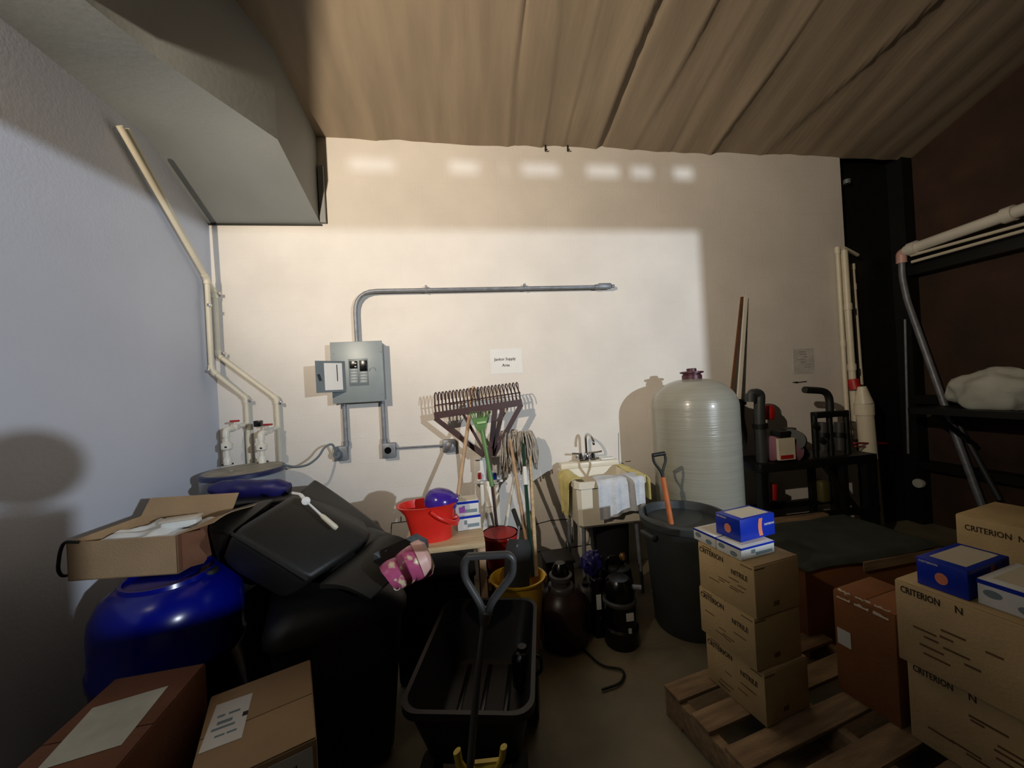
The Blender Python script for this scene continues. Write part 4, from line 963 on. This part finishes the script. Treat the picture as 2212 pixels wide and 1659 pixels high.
# back carton at far right
c4 = dp(2088, 1104, 1.95)
t = carton((c4.x, c4.y-.45, c4.z-.30), .4, .45, .30, rzr+.02, M_card2, 'tan glove carton at the far right above the white glove box', tape=False)
c5 = t.location.copy()
text('CRITERION  N', .04, face_M((-.0003, .42, .22), (0, -1, 0), (0, 0, 1)), M_printb, t, sx=.75)
t = carton((c5.x+.01, c5.y, .141), .4, .45, c5.z-.142, rzr+.02, M_card2, 'tan carton under the far right glove carton', tape=False)

# ------------------------------------------------------------------ left side: blue drum with open carton
c = dp(372, 1300, 1.48); c.z = 0; zdr = .90
print('drum', c)
print(c)
t = T('blue_drum', 'glossy blue plastic drum under the open cardboard box', 'drum', c)
R0 = .232
prof = [(.215, 0), (R0, .03), (R0, .26), (R0+.008, .27), (R0+.008, .30), (R0, .31), (R0, .58), (R0+.008, .59), (R0+.008, .62), (R0, .63), (R0, zdr-.14), (R0-.006, zdr-.10), (R0-.03, zdr-.05), (R0-.07, zdr-.018), (R0-.09, zdr-.012), (0, zdr-.012)]
obj('body', lathe(B(), prof, c, 56), M_blue, t, smooth=60)
obj('top_rim', lathe(B(), [(R0-.10, zdr-.014), (R0-.095, zdr), (R0-.085, zdr), (R0-.08, zdr-.016)], c, 48), M_blue, t)
obj('bung', lathe(B(), [(.03, zdr-.02), (.03, zdr-.003), (0, zdr-.003)], c+V((.14, 0, 0)), 16), M_black, t)
# open carton resting on drum
zb = zdr+.002
a = onZ(147, 1256, zb+.0); b = onZ(385, 1240, zb+.0)
ex = (b-a).normalized(); rzb = math.atan2(ex.y, ex.x); Lb = (b-a).length; hb2 = .15
Wb = .30; print('open box', a, b, Lb)
t = T('open_carton', 'open cardboard box with spread flaps and white packing on the blue drum', 'box', a, rzb)
th = .004
obj('front_wall', box2(B(), (0, 0, 0), (Lb, th, hb2)), M_card, t, world=False)
obj('back_wall', box2(B(), (0, Wb, 0), (Lb, Wb+th, hb2)), M_card, t, world=False)
obj('left_wall', box2(B(), (0, 0, 0), (th, Wb, hb2)), M_card, t, world=False)
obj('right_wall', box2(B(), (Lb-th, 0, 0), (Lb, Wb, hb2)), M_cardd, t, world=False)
obj('bottom', box2(B(), (0, 0, 0), (Lb, Wb, th)), M_card, t, world=False)
obj('back_flap', sheet(B(), lambda u, v: (Lb*u, Wb+v*.05, hb2+v*.07), 6, 3, th), M_card, t, world=False)
obj('right_flap', sheet(B(), lambda u, v: (Lb+v*.13, .02+u*(Wb-.02), hb2+v*.035+.01*math.sin(u*5)*v), 8, 6, th), M_card, t, world=False)
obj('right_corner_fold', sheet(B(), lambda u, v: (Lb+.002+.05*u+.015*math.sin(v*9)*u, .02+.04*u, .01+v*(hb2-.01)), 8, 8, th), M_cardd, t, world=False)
Mo = Matrix.Translation(a) @ Matrix.Rotation(rzb, 4, 'Z')
bm = B(); random.seed(9)
def packfn(u, v):
    x = .02+u*(Lb-.04); y = .02+v*(Wb-.04); return (x, y, hb2*.80+.035*noise.noise(V((x*14, y*14, 1)))+.03*math.exp(-((x-Lb*.66)**2+(y-Wb*.6)**2)/.006))
obj('white_packing', sheet(B(), packfn, 26, 20, .003), M_gwhite, t, world=False, smooth=20)
pk = T('small_tub', 'small clear and white plastic tub of packing in the open carton', 'tub', Mo @ V((Lb*.72, Wb*.55, hb2*.86)), rzb+.3)
obj('tub_body', bx(B(), (0, 0, .02), (.13, .06, .035), None, .012), M_gwhite, pk, world=False)
obj('tub_lid', bx(B(), (0, 0, .04), (.135, .065, .008), None, .003), M_tape, pk, world=False)
bl = Mo @ V((Lb*.32, Wb+.03, 0))
t = T('black_case', 'small black object standing behind the open carton', 'case', V((bl.x, bl.y, zb)))
tp = onY(285, 1126, bl.y).z
obj('case_body', bx(B(), (bl.x, bl.y, (tp+zb)/2), (.11, .05, tp-zb), None, .01), M_black, t)
obj('case_nozzle', tube(B(), [V((bl.x-.05, bl.y, tp-.01)), V((bl.x-.11, bl.y, tp-.03))], [.015, .02], 12), M_black, t)
obj('black_strap', tube(B(), [Mo @ V(p) for p in ((.05, .0, hb2), (-.008, .0, hb2+.006), (-.016, -.008, hb2-.03), (-.03, -.006, .05), (-.045, .02, .01), (-.04, .06, .006))], .006, 8, rad=.02), M_black, label='black strap hanging over the left end of the open carton', cat='strap')

# ------------------------------------------------------------------ two black wheeled bins
c = dp(735, 1400, 1.68); c.z = 0
t = T('wheeled_bin', 'upright black wheeled bin with rounded lid under the tipped bin', 'wheeled bin', c, .35)
bm = B()
def rrect(z, hx, hy, r=.3, n=6):
    o = []
    for sx2, sy2, a0 in ((1, 1, 0), (-1, 1, PI/2), (-1, -1, PI), (1, -1, 1.5*PI)):
        for k in range(n+1):
            a = a0+PI/2*k/n; rr_ = r*min(hx, hy); o.append(V((sx2*(hx-rr_)+rr_*math.cos(a), sy2*(hy-rr_)+rr_*math.sin(a), z)))
    return o
def loft(bm, rings, M=None):
    R = [[bm.verts.new(M @ p if M else p) for p in r] for r in rings]; n = len(R[0])
    for a, b in zip(R, R[1:]):
        for j in range(n): bm.faces.new((a[j], a[(j+1) % n], b[(j+1) % n], b[j]))
    bm.faces.new(R[0][::-1]); bm.faces.new(R[-1]); return bm
obj('body', loft(B(), [rrect(.0, .17, .18), rrect(.04, .19, .20), rrect(.64, .25, .25)]), M_black, t, world=False)
obj('lid', loft(B(), [rrect(.64, .265, .265), rrect(.67, .268, .268), rrect(.71, .24, .25), rrect(.745, .17, .20), rrect(.752, .08, .12)]), M_black, t, world=False, smooth=70)
obj('rear_handle', tube(B(), [(.12, .26, .62), (.12, .285, .65), (-.12, .285, .65), (-.12, .26, .62)], .013, 10, rad=.03), M_black, t, world=False)
for s in (-1, 1): obj('wheel', tube(B(), [(.19*s, .18, .09), (.235*s, .18, .09)], .09, 24), M_blackM, t, world=False)
# tipped bin: body from measured corner points
pA, pB, pC, pE = dp(498, 1152, 1.42), dp(641, 1064, 1.70), dp(668, 1256, 1.42), dp(812, 1162, 1.70)
qA, qB, qC, qE = dp(474, 1218, 1.48), dp(608, 1070, 1.84), dp(612, 1296, 1.50), dp(850, 1152, 1.90)
rB = dp(682, 1030, 1.92); rE = dp(786, 1112, 1.92); rA = dp(455, 1118, 1.62)
t = T('tipped_bin', 'black wheeled bin tipped on its side on top of the upright bin', 'wheeled bin', dp(640, 1290, 1.6))
obj('body', hull(B(), [pA, pB, pC, pE, qA, qC, rE, dp(640, 1260, 1.85), dp(560, 1120, 1.9)], .03, 4), M_black, t, smooth=60)
obj('side_panel', hull(B(), [dp(640, 1066, 1.74), rB, rE, dp(850, 1156, 1.86), dp(800, 1180, 1.74), dp(660, 1100, 1.98), dp(780, 1180, 2.0)], .02, 3), M_black, t, smooth=60)
obj('bottom_bulge', hull(B(), [rA, dp(449, 1142, 1.58), dp(470, 1215, 1.56), dp(500, 1150, 1.50), dp(600, 1072, 1.82), dp(500, 1100, 1.70), dp(560, 1095, 1.95), dp(490, 1200, 1.8)], .035, 4), M_black, t, smooth=60)
obj('molded_rib', tube(B(), [pA.lerp(pC, .02)+V((0, -.002, .002)), pA.lerp(pC, .98)+V((0, -.002, .002))], .006, 8), M_black, t)
def lidfn(u, v):
    a = dp(800, 1170, 1.72).lerp(dp(690, 1262, 1.45), u); b = dp(908, 1180, 1.66).lerp(dp(800, 1282, 1.42), u)
    p = a.lerp(b, v); p.z += .05*math.sin(v*PI)*(1-u*.6)-.02*v; return p
obj('lid', sheet(B(), lidfn, 14, 14, .02), M_black, t, smooth=60)
obj('collar', hull(B(), [dp(780, 1130, 1.80), dp(850, 1152, 1.86), dp(858, 1170, 1.78), dp(700, 1250, 1.50), dp(790, 1260, 1.5), dp(690, 1262, 1.6), dp(800, 1250, 1.75)], .015, 2), M_black, t, smooth=60)
hb_ = [dp(806, 1196, 1.50), dp(900, 1152, 1.62), dp(925, 1166, 1.64), dp(838, 1216, 1.50)]
obj('lid_handle', hexa(B(), [p-V((0, 0, .035)) for p in hb_]+hb_), M_dgrey, t, label='grey slab handle of the lid')
# blue lid bundle in front of the heater
bm = B(); c0, c1 = dp(458, 1058, 2.02), dp(624, 1054, 2.02)
n = 30; pts = [c0.lerp(c1, i/n) for i in range(n+1)]
tube(bm, pts, [.050*(min(1, .55+3*min(i/n, 1-i/n))) for i in range(n+1)], 20)
for v in bm.verts: v.co += V((0, 0, 1))*.010*noise.noise(v.co*18)+V((0, -1, 0))*.012*noise.noise(v.co*14)
obj('blue_bundle', bm, M_navy, label='long dark blue plastic bundle lying in front of the water heater', cat='bundle')
c = (c0+c1)/2
t = T('dark_crate', 'dark crate under the blue bundle in front of the water heater', 'crate', (c.x, c.y, 0))
obj('crate_body', bx(B(), (c.x, c.y, (c0.z-.05)/2), (.50, .26, c0.z-.05), None, .02, 3), M_black, t)
obj('crate_lid', bx(B(), (c.x, c.y, c0.z-.055), (.52, .28, .02), None, .006), M_black, t)
# white brush
t = T('scrub_brush', 'white long handled scrub brush lying on the tipped black bin', 'brush', dp(661, 1084, 1.60))
s = [dp(632, 1065, 1.62), dp(649, 1068, 1.60), dp(661, 1082, 1.575), dp(693, 1112, 1.575), dp(728, 1142, 1.58)]
obj('neck', tube(B(), [s[0], s[1], s[2]], [.006, .007, .008], 10, rad=.01), M_gwhite, t)
nrm = (O_-s[2]).normalized(); qt = nrm.to_track_quat('Z', 'Y').to_matrix().to_4x4()
obj('disc', lathe(B(), [(.0, -.004), (.016, -.004), (.017, .002), (.012, .005), (0, .006)], s[2], 20, qt), M_gwhite, t)
obj('shaft', tube(B(), [s[2], s[3]], [.006, .008], 10, flat=.7), M_gwhite, t)
obj('grip', tube(B(), [s[3], s[3].lerp(s[4], .15), s[3].lerp(s[4], .9), s[4]], [.009, .014, .016, .012], 12, flat=.7), M_cup, t, label='ivory handle grip')
hp = s[3].lerp(s[4], .9)+nrm*.013; obj('hang_hole', lathe(B(), [(0, 0), (.003, 0), (.003, .001), (0, .001)], hp, 10, qt), M_ink, t)
# pink bag roll
t = T('pink_bag_roll', 'crumpled pink printed plastic bag around a pale roll beside the bin handle', 'bag', dp(880, 1240, 1.45))
a, b = dp(838, 1248, 1.42), dp(912, 1206, 1.48)
bm = B(); n = 24; pts = [a.lerp(b, i/n)+V((0, 0, .004*math.sin(i*.5))) for i in range(n+1)]
tube(bm, pts, [.052+.020*i/n for i in range(n+1)], 28)
for v in bm.verts: v.co += V((noise.noise(v.co*30), noise.noise(v.co*30+V((5, 0, 0))), noise.noise(v.co*26+V((0, 7, 0)))))*.0035
obj('wrapper', bm, M_pink, t, smooth=25)
dn = (b-a).normalized(); obj('roll_end', tube(B(), [b-dn*.02, b+dn*.012, b+dn*.03], [.074, .072, .05], 28), M_pinkp, t)
g0 = dp(857, 1268, 1.40); obj('ring_pull', tube(B(), [g0+(R_*math.cos(k*PI/8)+U_*math.sin(k*PI/8))*.012 for k in range(16)], .002, 6, closed=True), M_cup, t)

# ------------------------------------------------------------------ black poly dump cart
zc_ = .46
cn = [onZ(882, 1548, zc_), onZ(1193, 1535, zc_), onZ(1135, 1296, zc_), onZ(945, 1290, zc_)]
print('cart', cn)
cc = sum(cn, V())/4; exc = ((cn[1]-cn[0])+(cn[2]-cn[3])).normalized(); rzc = math.atan2(exc.y, exc.x)
Wc = (cn[1]-cn[0]).length*.98; Lc = ((cn[2]-cn[1]).length+(cn[3]-cn[0]).length)/2
t = T('dump_cart', 'black poly garden dump cart with steering handle and yellow bracket', 'cart', (cc.x, cc.y, 0), rzc)
h2, l2 = Wc/2, Lc/2
rings = [rrect(.17, h2*.62, l2*.66, .35), rrect(.20, h2*.72, l2*.74, .35), rrect(zc_-.03, h2*.93, l2*.95, .3), rrect(zc_-.028, h2, l2, .3), rrect(zc_, h2, l2, .3), rrect(zc_, h2*.93, l2*.95, .3), rrect(.22, h2*.70, l2*.73, .35), rrect(.205, h2*.60, l2*.65, .35)]
obj('tub', loft(B(), rings), M_cart, t, world=False, smooth=50)
for k in range(3): obj('floor_rib', bx(B(), ((k-1)*.10, 0, .212), (.02, l2*1.2, .012), None, .004), M_black2, t, world=False)
for s in (-1, 1):
    obj('wheel', tube(B(), [(s*h2*.72, l2*.55, .12), (s*h2*.95, l2*.55, .12)], .12, 28), M_blackM, t, world=False)
    obj('wheel', tube(B(), [(s*h2*.60, -l2*.72, .10), (s*h2*.80, -l2*.72, .10)], .10, 28), M_blackM, t, world=False)
obj('axle', tube(B(), [(-h2*.9, l2*.55, .12), (h2*.9, l2*.55, .12)], .012, 8), M_dark, t, world=False)
obj('axle', tube(B(), [(-h2*.75, -l2*.72, .10), (h2*.75, -l2*.72, .10)], .012, 8), M_dark, t, world=False)
obj('chassis', bx(B(), (0, -.05, .15), (.10, l2*1.9, .03)), M_dark, t, world=False)
dH = 1.12
g = [dp(1012, 1202, dH), dp(1003, 1215, dH), dp(1003, 1248, dH), dp(1035, 1300, dH), dp(1050, 1338, dH), dp(1062, 1300, dH), dp(1108, 1240, dH), dp(1108, 1208, dH), dp(1098, 1198, dH)]
obj('handle_grip', tube(B(), fillet(g+[g[0]], .02)[:-1], .0115, 12, closed=True), M_gray, t)
sh = [dp(1049, 1318, dH), dp(1046, 1348, dH), dp(1030, 1480, 1.08), dp(1012, 1700, 1.03), dp(1010, 1900, 1.0)]
obj('handle_fork', tube(B(), [sh[0], sh[1]], [.022, .014], 12), M_gray, t)
obj('handle_shaft', tube(B(), sh[1:], .0105, 12), M_gray, t, label='grey steering shaft')
yd = 1.06
for pxs in ([(987, 1622), (992, 1650), (1005, 1668)], [(1088, 1613), (1084, 1640), (1076, 1655)]):
    obj('bracket_prong', tube(B(), [dp(*p, yd) for p in pxs], .0085, 10, flat=1.5), M_yelp, t, label='yellow bracket prong')
yb = [dp(1025, 1650, yd), dp(1080, 1644, yd), dp(1080, 1700, yd), dp(1020, 1710, yd)]
obj('bracket_plate', quad(B(), yb, .012), M_yelp, t, label='yellow bracket plate')
obj('bracket_bar', tube(B(), [dp(998, 1668, yd), dp(1080, 1655, yd)], .010, 10), M_yelp, t, label='yellow cross bar')
# black jar inside cart
jc = onZ(1132, 1480, .23)
t = T('black_jug', 'shiny black jug lying inside the dump cart', 'jug', jc)
obj('jug_body', lathe(B(), [(.045, 0), (.05, .01), (.05, .12), (.03, .15), (.02, .155), (.02, .175), (0, .175)], jc, 28), M_black2, t)
obj('jug_handle', tube(B(), [jc+V((.045, 0, .03)), jc+V((.085, 0, .05)), jc+V((.085, 0, .11)), jc+V((.04, 0, .13))], .008, 10, rad=.02), M_black2, t)

# ------------------------------------------------------------------ foreground cartons, left
z2 = .60
c = onZ(684, 1592, z2); f1 = onZ(671, 1423, z2); d1 = f1-c; rzq = math.atan2(d1.y, d1.x)-PI/2
lf = onZ(452, 1517, z2); Lq = (f1-lf).length
print('c2', c, f1, lf, Lq, math.degrees(rzq))
# local frame: origin near-left bottom corner
ex2 = V((math.cos(rzq), math.sin(rzq), 0)); o2 = c-ex2*Lq; Wq = d1.length
t = carton((o2.x, o2.y, .0), Lq, Wq, z2, rzq, M_card, 'tan cardboard carton with shipping label at the bottom of the photo, right of the two', tape=False)
Mi = t.matrix_basis.inverted()
def onbox(pts, z, th=.001): return [Mi @ onZ(px, py, z) for px, py in pts]
LB = onbox([(546, 1497), (522, 1594), (428, 1630), (468, 1524)], z2)
obj('shipping_label', quad(B(), [V((p.x, p.y, z2+.0004)) for p in LB], -.0006 if True else 0), M_paper, t, world=False)
e = (LB[0]-LB[3]).normalized(); e2 = (LB[1]-LB[0]).normalized()
bm = B(); random.seed(12)
Wl, Hl = (LB[0]-LB[3]).length, (LB[1]-LB[0]).length
for k, (u0, u1, v, w_) in enumerate(((.15, .35, .30, .05), (.45, .75, .30, .05), (.2, .6, .45, .07), (.1, .7, .58, .05), (.25, .5, .75, .04), (.55, .8, .75, .04))):
    a = LB[3]+e*Wl*u0+e2*Hl*v; b = LB[3]+e*Wl*u1+e2*Hl*v
    quad(bm, [V((q.x, q.y, z2+.0014)) for q in (a, b, b+e2*Hl*w_, a+e2*Hl*w_)], .0004)
obj('label_print', bm, M_ggrey, t, world=False)
obj('label_spot', quad(B(), [V((q.x, q.y, z2+.0014)) for q in (LB[0]+e2*Hl*.42-e*Wl*.14, LB[0]+e2*Hl*.42, LB[0]+e2*Hl*.52, LB[0]+e2*Hl*.52-e*Wl*.14)], .0006), M_ink, t, world=False)
# side label
obj('side_label', box2(B(), (Lq*.52, -.0012, z2-.16), (Lq*.96, -.0002, z2-.02)), M_paper, t, world=False)
bm = B()
for k in range(16): bx(bm, (Lq*(.58+k*.016), -.0018, z2-.075), (Lq*(.006 if k % 3 else .011), .0006, .05))
obj('barcode', bm, M_ink, t, world=False)
# carton 1
z1_ = .70
f1 = onZ(445, 1431, z1_); lf = onZ(228, 1486, z1_); nr = onZ(252, 1659, z1_)
d1 = f1-nr; rz1 = math.atan2(d1.y, d1.x)-PI/2; L1 = (f1-lf).length
ex2 = V((math.cos(rz1), math.sin(rz1), 0)); ey2 = V((-ex2.y, ex2.x, 0)); W1 = .46
o1 = f1-ex2*L1-ey2*W1
print('c1', f1, lf, L1, math.degrees(rz1))
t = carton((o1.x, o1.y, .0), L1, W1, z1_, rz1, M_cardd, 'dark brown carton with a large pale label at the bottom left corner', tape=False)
Mi = t.matrix_basis.inverted()
LB = onbox([(364, 1482), (262, 1610), (75, 1668), (200, 1530)], z1_)
obj('large_label', quad(B(), [V((p.x, p.y, z1_+.0004)) for p in LB], -.0008), mat('label_grey', (196, 198, 184), .6, 0, .1, 12), t, world=False)
